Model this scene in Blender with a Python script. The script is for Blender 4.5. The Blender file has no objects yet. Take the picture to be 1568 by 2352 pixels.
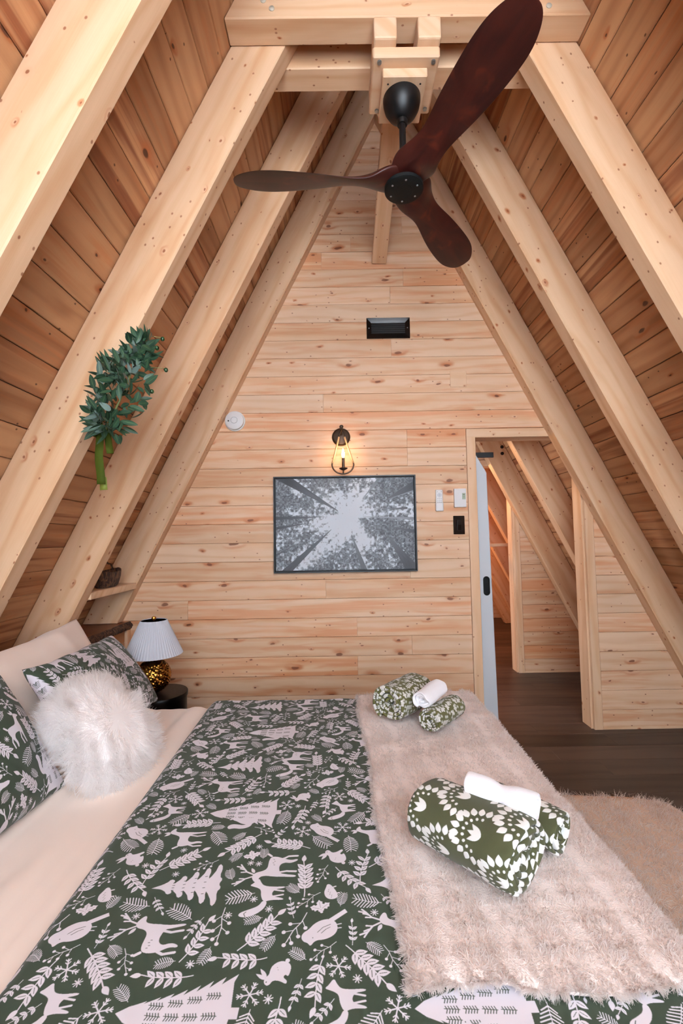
import bpy, bmesh, math, random
import numpy as np
from mathutils import Vector, Matrix, noise

random.seed(7)
RNG = np.random.default_rng(11)
SC = bpy.context.scene
COL = SC.collection
PI = math.pi
EYE = 1.375                      # camera height above the floor

# ------------------------------------------------------------------ camera
cam_d = bpy.data.cameras.new('camera')
cam = bpy.data.objects.new('camera', cam_d)
COL.objects.link(cam)
rt = Vector((0.99986773, -0.00239274, -0.01608698))
up = Vector((0.01591625, -0.05947879, 0.99810267))
fw = Vector((0.00334503, 0.9982267, 0.05943284))
M = Matrix((rt, up, -fw)).transposed().to_4x4()
M.translation = Vector((0, 0, EYE))
cam.matrix_world = M
cam_d.sensor_fit = 'HORIZONTAL'
cam_d.sensor_width = 36.0
cam_d.lens = 1045.0 / 1568.0 * 36.0
cam_d.clip_start = 0.02
SC.camera = cam

# ------------------------------------------------------------------ world, daylight, exposure
w = bpy.data.worlds.new('daylight')
SC.world = w
w.use_nodes = True
w.node_tree.nodes['Background'].inputs[0].default_value = (0.72, 0.84, 1.0, 1)
w.node_tree.nodes['Background'].inputs[1].default_value = 1.0

def area(name, loc, rot, sx, sy, power, col):
    l = bpy.data.lights.new(name, 'AREA'); l.shape = 'RECTANGLE'
    l.size = sx; l.size_y = sy; l.energy = power; l.color = col
    o = bpy.data.objects.new(name, l); o.location = loc; o.rotation_euler = rot
    COL.objects.link(o); return o
def point(name, loc, power, col, r=0.03):
    l = bpy.data.lights.new(name, 'POINT'); l.energy = power; l.color = col; l.shadow_soft_size = r
    o = bpy.data.objects.new(name, l); o.location = loc; COL.objects.link(o); return o

# skylight through the gable glazing behind the camera
area('gable_daylight', (0.31, -1.12, 2.25), (math.radians(90), 0, 0), 2.0, 2.5, 265, (0.82, 0.90, 1.0))
# warm lamp in the room beyond the second partition
point('far_room_lamp_light', (0.9, 6.3, 1.9), 100, (1.0, 0.42, 0.14), 0.15)
# hallway between the two partitions: added light from the left, brightening posts and rafter undersides
area('landing_fill_light', (-0.6, 4.05, 1.3), (0, math.radians(-90), 0), 1.5, 0.6, 26, (0.92, 0.94, 1.0))
area('far_room_fill_light', (-0.3, 5.6, 1.5), (0, math.radians(-90), 0), 1.5, 0.8, 12, (1.0, 0.92, 0.84))  # added light without a modelled source, brightens the far post's left face
SC.view_settings.view_transform = 'Standard'
SC.view_settings.look = 'None'
SC.view_settings.gamma = 1.0
SC.view_settings.use_curve_mapping = False
SC.view_settings.exposure = 0.15
SC.cycles.max_bounces = 12
SC.cycles.diffuse_bounces = 9
SC.cycles.glossy_bounces = 3
SC.cycles.transmission_bounces = 9
SC.cycles.transparent_max_bounces = 12
SC.cycles.sample_clamp_indirect = 6.0

# ------------------------------------------------------------------ materials
def srgb(r, g, b):
    f = lambda c: (c / 255 / 12.92) if c / 255 <= .04045 else ((c / 255 + .055) / 1.055) ** 2.4
    return (f(r), f(g), f(b), 1)

class NT:
    def __init__(s, name):
        s.m = bpy.data.materials.new(name); s.m.use_nodes = True
        s.t = s.m.node_tree; s.n = s.t.nodes
        s.b = s.n['Principled BSDF']
    def add(s, typ, **kw):
        n = s.n.new(typ)
        for k, v in kw.items(): setattr(n, k, v)
        return n
    def set(s, sock, v):
        if isinstance(v, bpy.types.NodeSocket): s.t.links.new(v, sock)
        else: sock.default_value = v
    def math(s, op, a, b=0.0, c=None, clamp=False):
        n = s.add('ShaderNodeMath', operation=op, use_clamp=clamp)
        s.set(n.inputs[0], a); s.set(n.inputs[1], b)
        if c is not None: s.set(n.inputs[2], c)
        return n.outputs[0]
    def vmath(s, op, a, b):
        n = s.add('ShaderNodeVectorMath', operation=op)
        s.set(n.inputs[0], a); s.set(n.inputs[1], b); return n.outputs[0]
    def comb(s, x, y, z):
        n = s.add('ShaderNodeCombineXYZ')
        for i, v in enumerate((x, y, z)): s.set(n.inputs[i], v)
        return n.outputs[0]
    def sep(s, v):
        n = s.add('ShaderNodeSeparateXYZ'); s.set(n.inputs[0], v); return n.outputs
    def noise(s, vec, scale, detail=3, rough=.5, dist=0.0, dim='3D'):
        n = s.add('ShaderNodeTexNoise', noise_dimensions=dim)
        s.set(n.inputs['Vector'], vec); n.inputs['Scale'].default_value = scale
        n.inputs['Detail'].default_value = detail; n.inputs['Roughness'].default_value = rough
        n.inputs['Distortion'].default_value = dist
        return n.outputs['Fac']
    def ramp(s, v, a, b, lo=0.0, hi=1.0):
        n = s.add('ShaderNodeMapRange', interpolation_type='SMOOTHSTEP')
        s.set(n.inputs[0], v); n.inputs[1].default_value = a; n.inputs[2].default_value = b
        n.inputs[3].default_value = lo; n.inputs[4].default_value = hi
        return n.outputs[0]
    def mix(s, f, a, b, mode='MIX'):
        n = s.add('ShaderNodeMix', data_type='RGBA', blend_type=mode)
        s.set(n.inputs[0], f); s.set(n.inputs[6], a); s.set(n.inputs[7], b); return n.outputs[2]
    def out(s, color=None, rough=None, bump=None, bs=.3, bd=.002):
        if color is not None: s.set(s.b.inputs['Base Color'], color)
        if rough is not None: s.set(s.b.inputs['Roughness'], rough)
        if bump is not None:
            n = s.add('ShaderNodeBump'); n.inputs['Strength'].default_value = bs
            n.inputs['Distance'].default_value = bd; s.set(n.inputs['Height'], bump)
            s.t.links.new(n.outputs[0], s.b.inputs['Normal'])
        return s.m

def wood(name, light, dark, knot, tint=(.12, .10), knot_scale=7.0, knot_r=.07, knot_keep=.5, streak=.85, streak_col=None,
         rings=70.0, rough=.55, beam=False, stretch=.55, spec=.3, pins=0.0, warm=0.0):
    """Sawn softwood: growth lines along local X, pin knots, a tint of its own for each piece."""
    s = NT(name); dark_warm = srgb(182, 112, 66); dark_warm2 = srgb(168, 98, 56)
    tc = s.add('ShaderNodeTexCoord').outputs['Object']
    oi = s.add('ShaderNodeObjectInfo').outputs['Random']
    x, y, z = s.sep(tc)
    if beam: y = s.math('ADD', y, z)
    ox = s.math('MULTIPLY', oi, 57.3); oy = s.math('MULTIPLY', oi, 23.7); r2 = s.math('FRACT', s.math('MULTIPLY', oi, 917.3)); r3 = s.math('FRACT', s.math('MULTIPLY', oi, 331.7))
    x = s.math('ADD', x, ox); y0 = s.math('ADD', y, oy)
    # knots
    wob = s.noise(s.comb(x, y0, r2), 9.0, 2)
    kv = s.comb(s.math('MULTIPLY_ADD', wob, .05, s.math('MULTIPLY', x, stretch)), s.math('MULTIPLY_ADD', wob, .03, y0), 0.0)
    vor = s.add('ShaderNodeTexVoronoi', voronoi_dimensions='2D', feature='F1')
    s.set(vor.inputs['Vector'], kv); vor.inputs['Scale'].default_value = knot_scale
    d = vor.outputs['Distance']; cr = s.sep(vor.outputs['Color'])
    keep = s.math('LESS_THAN', cr[0], knot_keep)
    size = s.math('MULTIPLY_ADD', s.math('MULTIPLY', cr[1], cr[1]), knot_r, knot_r * .35)
    rel = s.math('DIVIDE', d, size)
    core = s.math('MULTIPLY', s.ramp(rel, 1.0, .55), keep)
    halo = s.math('MULTIPLY', s.ramp(rel, 3.4, .8), keep)
    # growth lines, pushed aside by the knots
    low = s.noise(s.comb(s.math('MULTIPLY', x, .9), s.math('MULTIPLY', y0, 5.0), 0.0), 1.0, 2, .5, .4)
    ph = s.math('ADD', s.math('MULTIPLY', y0, rings), s.math('MULTIPLY', low, 16.0))
    ph = s.math('ADD', ph, s.math('MULTIPLY', halo, 2.2))
    line = s.math('POWER', s.math('MULTIPLY_ADD', s.math('SINE', ph), .5, .5), 2.2)
    fine = s.noise(s.comb(s.math('MULTIPLY', x, 3.0), s.math('MULTIPLY', y0, 260.0), 0.0), 1.0, 3, .6)
    blot = s.noise(s.comb(s.math('MULTIPLY', x, 1.3), s.math('MULTIPLY', y0, 9.0), r2), 1.0, 3, .55, .6)
    g = s.math('ADD', s.math('MULTIPLY', line, .42), s.math('MULTIPLY', fine, .32))
    g = s.math('ADD', g, s.math('MULTIPLY', s.ramp(blot, .35, .75), .42))
    g = s.math('ADD', g, s.math('MULTIPLY', s.math('SUBTRACT', r2, .5), tint[0] * 4))
    c = s.mix(s.math('MULTIPLY', g, 1.0, clamp=True), light, dark)
    # heartwood bands on some pieces
    if streak_col is not None:
        sv = s.noise(s.comb(s.math('MULTIPLY', x, .7), s.math('MULTIPLY', y0, 15.0), r3), 1.0, 3, .6, .5)
        on = s.ramp(r3, streak - .06, streak + .02)
        sf = s.math('MULTIPLY', s.ramp(sv, .42, .62), on)
        c = s.mix(s.math('MULTIPLY', sf, .8), c, streak_col)
    if warm:
        wn_ = s.noise(s.comb(s.math('MULTIPLY', x, 1.6), s.math('MULTIPLY', y0, 24.0), r3), 1.0, 3, .6, .8)
        wb = s.noise(s.comb(s.math('MULTIPLY', x, 2.2), s.math('MULTIPLY', y0, 6.0), r2), 1.0, 2)
        wf_ = s.math('MULTIPLY', s.ramp(wn_, .46, .66), s.ramp(s.math('MULTIPLY_ADD', r2, .25, wb), .52, .72))
        c = s.mix(s.math('MULTIPLY', wf_, warm), c, dark_warm)
    if pins:
        v2 = s.add('ShaderNodeTexVoronoi', voronoi_dimensions='2D', feature='F1')
        s.set(v2.inputs['Vector'], s.comb(s.math('MULTIPLY', x, .75), s.math('ADD', y0, 3.3), 0.0)); v2.inputs['Scale'].default_value = 15.0
        pc = s.sep(v2.outputs['Color'])
        pm = s.math('MULTIPLY', s.ramp(v2.outputs['Distance'], .085, .035), s.math('LESS_THAN', pc[0], s.math('MULTIPLY', s.ramp(s.noise(s.comb(x, y0, r3), 3.0, 2), .42, .62), pins * 2.2)))
        c = s.mix(s.math('MULTIPLY', pm, .8), c, knot)
    c = s.mix(s.math('MULTIPLY', s.math('MULTIPLY', halo, s.math('ADD', line, .25)), .75, clamp=True), c, dark_warm2)
    c = s.mix(s.math('MULTIPLY', core, .85), c, knot)
    hs = s.add('ShaderNodeHueSaturation'); s.set(hs.inputs['Color'], c)
    s.set(hs.inputs['Value'], s.math('MULTIPLY_ADD', r3, tint[1] * 2, 1 - tint[1]))
    s.b.inputs['Specular IOR Level'].default_value = spec
    return s.out(hs.outputs[0], rough, s.math('ADD', s.math('MULTIPLY', fine, .5), s.math('MULTIPLY', core, -.8)), .25, .0012)

MAT = {}
MAT['wall'] = wood('wall_pine', srgb(216, 184, 154), srgb(190, 144, 106), srgb(104, 54, 30), (.12, .08), 7.4, .082, .66, .84, srgb(186, 124, 82), 85, stretch=.5, pins=.22, warm=.45)
MAT['roof'] = wood('roof_pine', srgb(196, 148, 106), srgb(158, 106, 70), srgb(64, 32, 20), (.17, .15), 5.0, .062, .45, .62, srgb(124, 68, 42), 75, stretch=.5, pins=.12, warm=.5)
MAT['beam'] = wood('beam_spruce', srgb(220, 186, 152), srgb(192, 146, 106), srgb(128, 70, 40), (.04, .04), 8.0, .042, .6, 2, None, 60, .5, True, .7, pins=.30)
MAT['trim'] = wood('trim_spruce', srgb(218, 186, 154), srgb(198, 154, 116), srgb(126, 74, 46), (.05, .05), 8.0, .035, .35, 2, None, 60, .5, True, .6, pins=.12)
MAT['ledge'] = wood('stained_slab', srgb(132, 78, 50), srgb(96, 54, 34), srgb(50, 28, 20), (.05, .05), 5, .06, .4, 2, None, 60, .45, True)
MAT['floor'] = wood('floor_vinyl', srgb(80, 65, 57), srgb(46, 37, 34), srgb(32, 25, 23), (.16, .14), 3.0, .05, .15, 2, None, 55, .42, False, .4, .4)

def plain(name, col, rough=.5, metal=0.0, emit=None, es=1.0, sheen=0.0, spec=None, bumpscale=None, bs=.2, bd=.001):
    s = NT(name)
    s.b.inputs['Base Color'].default_value = col
    s.b.inputs['Metallic'].default_value = metal
    if sheen: s.b.inputs['Sheen Weight'].default_value = sheen
    if spec is not None: s.b.inputs['Specular IOR Level'].default_value = spec
    if emit: s.b.inputs['Emission Color'].default_value = emit; s.b.inputs['Emission Strength'].default_value = es
    tc = s.add('ShaderNodeTexCoord').outputs['Object']
    nz = s.noise(tc, bumpscale or 60, 3)
    return s.out(None, s.math('MULTIPLY_ADD', nz, .1, rough - .05), nz if bumpscale else None, bs, bd)

MAT['black'] = plain('black_powder_coat', srgb(12, 13, 14), .4, spec=.35)
MAT['hub'] = plain('matt_black_metal', srgb(14, 17, 17), .65, spec=.2, bumpscale=300)
MAT['gloss'] = plain('glossy_black_plastic', srgb(12, 12, 12), .12)
MAT['louvre'] = plain('satin_black_louvre', srgb(46, 52, 54), .35)
MAT['white'] = plain('white_plastic', srgb(232, 234, 234), .4)
MAT['grey'] = plain('grey_print', srgb(150, 152, 152), .5)
MAT['lcd'] = plain('lcd_green', srgb(146, 160, 138), .3)
MAT['ink'] = plain('dark_print', srgb(52, 58, 54), .5)
MAT['zinc'] = plain('zinc_bolt', srgb(150, 155, 155), .35, .9)
MAT['plug'] = plain('galvanised_plug', srgb(188, 184, 168), .5, .3, bumpscale=90)
MAT['dark'] = plain('dark_cavity', srgb(26, 18, 14), .9)
MAT['nstand'] = plain('black_lacquer', srgb(7, 8, 8), .35, spec=.15)
MAT['bronze'] = plain('aged_bronze', srgb(74, 60, 50), .45, .8, bumpscale=150, bs=.5)
MAT['rope'] = plain('tan_wood_wrap', srgb(196, 150, 104), .6, bumpscale=200)
MAT['shade'] = plain('white_pleated_fabric', srgb(226, 230, 238), .85, bumpscale=400)
s_ = MAT['shade'].node_tree; n_ = s_.nodes
tl_ = n_.new('ShaderNodeBsdfTranslucent'); tl_.inputs[0].default_value = srgb(236, 236, 238)
mx_ = n_.new('ShaderNodeMixShader'); mx_.inputs[0].default_value = .35
s_.links.new(n_['Principled BSDF'].outputs[0], mx_.inputs[1]); s_.links.new(tl_.outputs[0], mx_.inputs[2]); s_.links.new(mx_.outputs[0], n_['Material Output'].inputs[0])
MAT['brass'] = plain('brass', srgb(190, 130, 60), .3, .9)
MAT['gold'] = plain('gilt_shell', srgb(168, 118, 52), .26, 1.0, bumpscale=120, bs=.6)
MAT['door'] = plain('white_painted_door', srgb(214, 222, 228), .45)
MAT['canvas_edge'] = plain('canvas_edge', srgb(40, 44, 46), .6)
MAT['mattress'] = plain('mattress_ticking', srgb(220, 216, 210), .8)
MAT['velvet'] = plain('olive_velvet_ribbon', srgb(58, 68, 16), .75, spec=.1, bumpscale=300)
MAT['velvet_back'] = plain('olive_satin_back', srgb(104, 110, 40), .6, spec=.2)
MAT['stem'] = plain('olive_stem', srgb(110, 112, 62), .6)
MAT['olive'] = plain('green_olive', srgb(34, 66, 34), .2)
MAT['blossom'] = plain('white_blossom', srgb(214, 220, 206), .6)
MAT['terry'] = plain('white_terry', srgb(238, 238, 242), .9, sheen=.5, bumpscale=500, bs=.8, bd=.002)
MAT['glass'] = NT('window_glass').m
b = MAT['glass'].node_tree.nodes['Principled BSDF']
b.inputs['Transmission Weight'].default_value = 1; b.inputs['Roughness'].default_value = 0; b.inputs['IOR'].default_value = 1.02
MAT['bulb'] = plain('lit_filament_bulb', (1, .8, .5, 1), .3, emit=(1.0, .62, .28, 1), es=28)

s = NT('bark')
tc = s.add('ShaderNodeTexCoord').outputs['Object']
v = s.comb(*[s.math('MULTIPLY', a, k) for a, k in zip(s.sep(tc), (60, 60, 22))])
n1 = s.noise(v, 1.0, 4, .6, 1.0)
MAT['bark'] = s.out(s.mix(s.ramp(n1, .4, .65), srgb(44, 28, 21), srgb(112, 76, 52)), .9, n1, 1.0, .012)

s = NT('mahogany_blade')
tc = s.add('ShaderNodeTexCoord').outputs['Object']; x, y, z = s.sep(tc)
n1 = s.noise(s.comb(s.math('MULTIPLY', x, 2.5), s.math('MULTIPLY', y, 16.0), z), 1.0, 4, .6, 1.2)
n2 = s.noise(s.comb(s.math('MULTIPLY', x, 9.0), s.math('MULTIPLY', y, 12.0), z), 1.0, 3, .5, .8)
c = s.mix(s.ramp(n1, .3, .7), srgb(42, 15, 12), srgb(64, 24, 17)); c = s.mix(s.math('MULTIPLY', s.ramp(n2, .58, .75), .6), c, srgb(98, 40, 24))
s.b.inputs['Specular IOR Level'].default_value = .35
MAT['blade'] = s.out(c, .38)

s = NT('cream_cotton')
tc = s.add('ShaderNodeTexCoord').outputs['Object']
MAT['sheet'] = s.out(s.mix(s.noise(tc, 3, 2), srgb(230, 212, 198), srgb(234, 218, 206)), .85, s.noise(tc, 700, 2), .15, .0006)
s.b.inputs['Sheen Weight'].default_value = .25

def fur_mat(name, a, b2, trans=.35):
    s = NT(name)
    uv = s.add('ShaderNodeUVMap').outputs[0]
    u, v, _ = s.sep(uv)
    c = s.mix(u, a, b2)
    # a thin fibre scatters as much light through as it throws back
    df = s.add('ShaderNodeBsdfDiffuse'); s.set(df.inputs[0], c)
    tl = s.add('ShaderNodeBsdfTranslucent'); s.set(tl.inputs[0], c)
    tr = s.add('ShaderNodeBsdfTransparent')
    m1 = s.add('ShaderNodeMixShader'); m1.inputs[0].default_value = .5
    s.t.links.new(df.outputs[0], m1.inputs[1]); s.t.links.new(tl.outputs[0], m1.inputs[2])
    mx = s.add('ShaderNodeMixShader'); mx.inputs[0].default_value = trans
    s.t.links.new(m1.outputs[0], mx.inputs[1]); s.t.links.new(tr.outputs[0], mx.inputs[2])
    s.t.links.new(mx.outputs[0], s.n['Material Output'].inputs[0])
    return s.m
MAT['fur_white'] = fur_mat('long_white_fur', srgb(252, 249, 248), srgb(255, 255, 255), .25)
MAT['fur_blush'] = fur_mat('blush_sherpa', srgb(218, 200, 190), srgb(255, 254, 253), .22)
MAT['fur_rug'] = fur_mat('cream_shag', srgb(212, 194, 180), srgb(255, 254, 252), .2)
MAT['fur_base'] = plain('blush_backing', srgb(222, 206, 198), .95, sheen=.4, bumpscale=260, bs=1.0, bd=.004)
MAT['fur_wbase'] = plain('white_backing', srgb(250, 247, 246), .95, sheen=.5)
MAT['rug_base'] = plain('rug_backing', srgb(222, 198, 178), .95, bumpscale=200, bs=1.0, bd=.006)

def leaf_mat(name, a, b2, back):
    s = NT(name)
    oi = s.add('ShaderNodeObjectInfo').outputs['Random']
    ge = s.add('ShaderNodeNewGeometry').outputs['Backfacing']
    uv = s.add('ShaderNodeUVMap').outputs[0]; u, v, _ = s.sep(uv)
    mid = s.ramp(s.math('ABSOLUTE', s.math('SUBTRACT', v, .5)), .07, .02)
    c = s.mix(oi, a, b2); c = s.mix(ge, c, back); c = s.mix(s.math('MULTIPLY', mid, .45), c, srgb(110, 136, 84))
    return s.out(c, .5)
MAT['leaf'] = leaf_mat('olive_leaf', srgb(28, 54, 36), srgb(44, 72, 50), srgb(100, 118, 112))
MAT['leaf2'] = leaf_mat('light_leaf', srgb(84, 116, 50), srgb(110, 142, 70), srgb(120, 150, 90))

# ------------------------------------------------------------------ print patterns, drawn as flat ink masks
class Tile:
    def __init__(s, wm, hm, res):
        s.W = int(wm * res); s.H = int(hm * res); s.res = res; s.a = np.zeros((s.H, s.W), np.float32); s.occ = np.zeros((s.H, s.W), bool)
    def _put(s, x0, x1, y0, y1, test, val):
        X0, X1 = int(x0 * s.res) - 2, int(x1 * s.res) + 3; Y0, Y1 = int(y0 * s.res) - 2, int(y1 * s.res) + 3
        xs = np.arange(X0, X1); ys = np.arange(Y0, Y1)
        gx, gy = np.meshgrid((xs + .5) / s.res, (ys + .5) / s.res)
        m = test(gx, gy); iy, ix = np.nonzero(m)
        s.a[ys[iy] % s.H, xs[ix] % s.W] = val
    def poly(s, P, val=1.0):
        P = np.asarray(P)
        def test(gx, gy):
            m = np.zeros(gx.shape, bool); n = len(P)
            for i in range(n):
                x1, y1 = P[i]; x2, y2 = P[(i + 1) % n]
                if y1 == y2: continue
                c = (y1 > gy) != (y2 > gy)
                m ^= c & (gx < (x2 - x1) * (gy - y1) / (y2 - y1) + x1)
            return m
        s._put(P[:, 0].min(), P[:, 0].max(), P[:, 1].min(), P[:, 1].max(), test, val)
    def stroke(s, P, wd, val=1.0):
        P = np.asarray(P)
        for (x1, y1), (x2, y2) in zip(P[:-1], P[1:]):
            def test(gx, gy):
                dx, dy = x2 - x1, y2 - y1; L = dx * dx + dy * dy + 1e-12
                t = np.clip(((gx - x1) * dx + (gy - y1) * dy) / L, 0, 1)
                return (gx - x1 - t * dx) ** 2 + (gy - y1 - t * dy) ** 2 < (wd / 2) ** 2
            s._put(min(x1, x2) - wd, max(x1, x2) + wd, min(y1, y2) - wd, max(y1, y2) + wd, test, val)
    def motif(s, prims, x, y, sc, rot=0.0, flip=False):
        c, sn = math.cos(rot), math.sin(rot)
        def T(P):
            P = np.asarray(P, float).copy()
            if flip: P[:, 0] *= -1
            P = P * sc
            return np.stack([x + P[:, 0] * c - P[:, 1] * sn, y + P[:, 0] * sn + P[:, 1] * c], 1)
        for p in prims:
            if p[0] == 'p': s.poly(T(p[1]), p[2] if len(p) > 2 else 1.0)
            elif p[0] == 's': s.stroke(T(p[1]), p[2] * sc, p[3] if len(p) > 3 else 1.0)
    def free(s, x, y, r):
        cx, cy, R = int(x * s.res), int(y * s.res), int(r * s.res)
        st = max(1, R // 14)
        ys = np.arange(cy - R, cy + R, st); xs = np.arange(cx - R, cx + R, st)
        gx, gy = np.meshgrid(xs, ys); m = (gx - cx) ** 2 + (gy - cy) ** 2 < R * R
        return not (s.a[gy[m] % s.H, gx[m] % s.W] > .5).any()
    def image(s, name):
        a = s.a
        k = (a + np.roll(a, 1, 0) + np.roll(a, -1, 0) + np.roll(a, 1, 1) + np.roll(a, -1, 1)) / 5
        im = bpy.data.images.new(name, s.W, s.H); im.colorspace_settings.name = 'Non-Color'
        px = np.ones((s.H, s.W, 4), np.float32); px[..., :3] = k[..., None]
        im.pixels.foreach_set(px.ravel()); im.update(); im.pack(); return im

def ell(cx, cy, rx, ry, rot=0, n=20):
    c, sn = math.cos(rot), math.sin(rot)
    return [(cx + rx * math.cos(a) * c - ry * math.sin(a) * sn, cy + rx * math.cos(a) * sn + ry * math.sin(a) * c) for a in np.linspace(0, 2 * PI, n, endpoint=False)]
def lf(x, y, L, wd, ang, n=8):
    """pointed leaf from its foot (x, y)"""
    c, sn = math.cos(ang), math.sin(ang); P = []
    for t in np.linspace(0, 1, n): P.append((t * L, wd * math.sin(PI * t ** .8)))
    P += [(px, -py) for px, py in reversed(P[1:-1])]
    return [(x + px * c - py * sn, y + px * sn + py * c) for px, py in P]
def smooth(P, k=2, closed=True):
    P = np.asarray(P, float)
    for _ in range(k):
        Q = []
        n = len(P)
        for i in range(n if closed else n - 1):
            a, b_ = P[i], P[(i + 1) % n]; Q += [a * .75 + b_ * .25, a * .25 + b_ * .75]
        P = np.array(Q)
    return P

def m_deer():
    b_ = smooth([(.50, .74), (.60, .78), (.72, .70), (.71, .65), (.60, .64), (.57, .54), (.58, .40), (.57, .20), (.60, .0), (.555, .0), (.51, .2), (.49, .30), (.30, .33), (.22, .24), (.26, .12), (.22, .0), (.175, .0), (.19, .12), (.12, .26), (.08, .40), (.10, .50), (.22, .53), (.38, .52), (.46, .58)])
    r = [('p', b_), ('s', [(.48, .36), (.44, .18), (.47, .01)], .04), ('s', [(.16, .34), (.08, .18), (.10, .01)], .04), ('p', lf(.50, .74, .14, .03, 2.6)), ('s', [(.08, .5), (.03, .56)], .045)]
    for sx in (0, 1):
        bx = .53 + .05 * sx; d = -1 if sx == 0 else .8
        main = [(bx, .76), (bx + d * .06, .88), (bx + d * .16, .96), (bx + d * .20, 1.08)]
        r.append(('s', main, .028))
        for q, a in (((bx + d * .06, .88), 1.6), ((bx + d * .11, .92), 1.2), ((bx + d * .16, .96), .6)):
            an = PI / 2 - d * (1.55 - a); r.append(('s', [q, (q[0] + .1 * math.cos(an), q[1] + .1 * math.sin(an))], .026))
    for i in range(4): r.append(('s', [(.16 + .045 * i, .45 - .02 * (i % 2)), (.165 + .045 * i, .43 - .02 * (i % 2))], .01, 0))
    return r
def m_doe():
    b_ = smooth([(.52, .86), (.60, .88), (.72, .80), (.70, .76), (.60, .76), (.56, .64), (.58, .44), (.56, .2), (.60, .0), (.555, .0), (.51, .2), (.48, .36), (.28, .38), (.20, .26), (.25, .12), (.22, .0), (.175, .0), (.18, .12), (.11, .28), (.07, .44), (.10, .56), (.25, .58), (.40, .58), (.47, .70)])
    return [('p', b_), ('s', [(.47, .40), (.42, .18), (.46, .01)], .04), ('s', [(.15, .36), (.07, .18), (.09, .01)], .04), ('p', lf(.53, .85, .16, .035, 2.3)), ('p', lf(.55, .86, .15, .03, 1.7)), ('s', [(.08, .54), (.02, .62)], .05)]
def m_fox():
    b_ = smooth([(.62, .70), (.66, .80), (.72, .72), (.86, .62), (.74, .56), (.64, .48), (.62, .28), (.64, .0), (.59, .0), (.55, .24), (.36, .28), (.30, .0), (.25, .0), (.26, .26), (.20, .42), (.36, .50), (.52, .52), (.58, .60)])
    tail = smooth([(.24, .44), (.10, .50), (.02, .66), (-.06, .86), (-.16, .90), (-.20, .72), (-.10, .50), (.06, .36), (.22, .34)])
    return [('p', b_), ('p', tail), ('s', [(.55, .3), (.50, .02)], .04), ('s', [(.34, .3), (.40, .02)], .04), ('s', [(-.17, .74), (-.10, .78), (-.05, .74)], .015, 0)]
def m_bird():
    b_ = smooth([(-.10, .66), (.0, .70), (.06, .80), (.18, .84), (.30, .76), (.36, .60), (.46, .44), (.50, .22), (.58, .0), (.68, -.24), (.58, -.26), (.44, -.02), (.26, .06), (.08, .16), (-.02, .36), (.02, .56)])
    b_ = smooth([(-.10, .70), (.0, .74), (.06, .84), (.18, .87), (.28, .80), (.32, .68), (.44, .54), (.50, .36), (.48, .16), (.36, .04), (.18, .04), (.04, .16), (-.02, .36), (.02, .58)])
    return [('p', b_), ('p', [(.38, .14), (.47, .22), (.66, -.22), (.56, -.26)]), ('s', [(.20, .50), (.30, .36), (.34, .18)], .014, 0), ('s', [(.16, .42), (.24, .30), (.27, .20)], .012, 0), ('s', [(.09, .62), (.10, .62)], .02, 0), ('s', [(.22, .14), (.20, -.04)], .02), ('s', [(.3, .1), (.30, -.06)], .02)]
def m_rabbit():
    b_ = smooth([(.10, .0), (.0, .14), (.02, .36), (.16, .52), (.30, .54), (.42, .52), (.52, .60), (.64, .60), (.72, .50), (.68, .42), (.56, .38), (.54, .20), (.60, .0), (.50, .0), (.44, .14), (.34, .10), (.40, .0)])
    return [('p', b_), ('p', lf(.56, .56, .34, .05, 1.9)), ('p', lf(.52, .56, .34, .05, 2.3)), ('p', ell(-.03, .16, .06, .06)), ('s', [(.62, .53), (.63, .53)], .03, 0), ('s', [(.2, .38), (.21, .36)], .012, 0), ('s', [(.26, .34), (.27, .32)], .012, 0)]
def m_hog():
    b_ = smooth([(.0, .12), (.02, .36), (.18, .50), (.42, .48), (.58, .34), (.72, .24), (.66, .14), (.5, .10), (.2, .06)])
    r = [('p', b_), ('s', [(.2, .1), (.18, .0)], .05), ('s', [(.5, .12), (.50, .0)], .05)]
    for i in range(6): r.append(('s', [(.10 + .07 * i, .34 - .04 * (i % 2)), (.13 + .07 * i, .30 - .04 * (i % 2))], .013, 0))
    return r
def m_squirrel():
    b_ = smooth([(.2, .0), (.14, .2), (.2, .42), (.34, .6), (.40, .74), (.50, .80), (.62, .70), (.60, .62), (.50, .58), (.52, .42), (.62, .36), (.60, .30), (.50, .30), (.48, .12), (.56, .0)])
    tail = smooth([(.2, .06), (.02, .12), (-.06, .36), (.0, .62), (-.06, .80), (.08, .86), (.20, .74), (.18, .52), (.12, .36), (.2, .2)])
    return [('p', b_), ('p', tail), ('p', lf(.46, .76, .12, .03, 1.9)), ('s', [(.55, .7), (.56, .7)], .02, 0)]
def m_tree(detail=True):
    n = 9; L = [(0, 1.0)]; R = []
    for i in range(n):
        y = 1 - (i + 1) / n * .96; wd = .05 + .31 * (i + 1) / n
        L += [(-wd, y - .01), (-wd * .78, y + .015)]; R += [(wd, y - .01), (wd * .78, y + .015)]
    P = L + [(-.05, .03), (-.05, -.04), (.05, -.04), (.05, .03)] + R[::-1]
    r = [('p', P)]
    if detail:
        for y in (.2, .36, .52, .68):
            for x in (-.16, -.02, .12):
                x2 = x * (1.15 - y) * 1.3
                r.append(('s', [(x2, y - .06), (x2 + .01, y + .07)], .007, 0))
                for k in range(5):
                    yy = y - .05 + k * .024
                    r.append(('s', [(x2 - .028, yy + .012), (x2, yy), (x2 + .03, yy + .012)], .009, 0))
    return r
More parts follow.
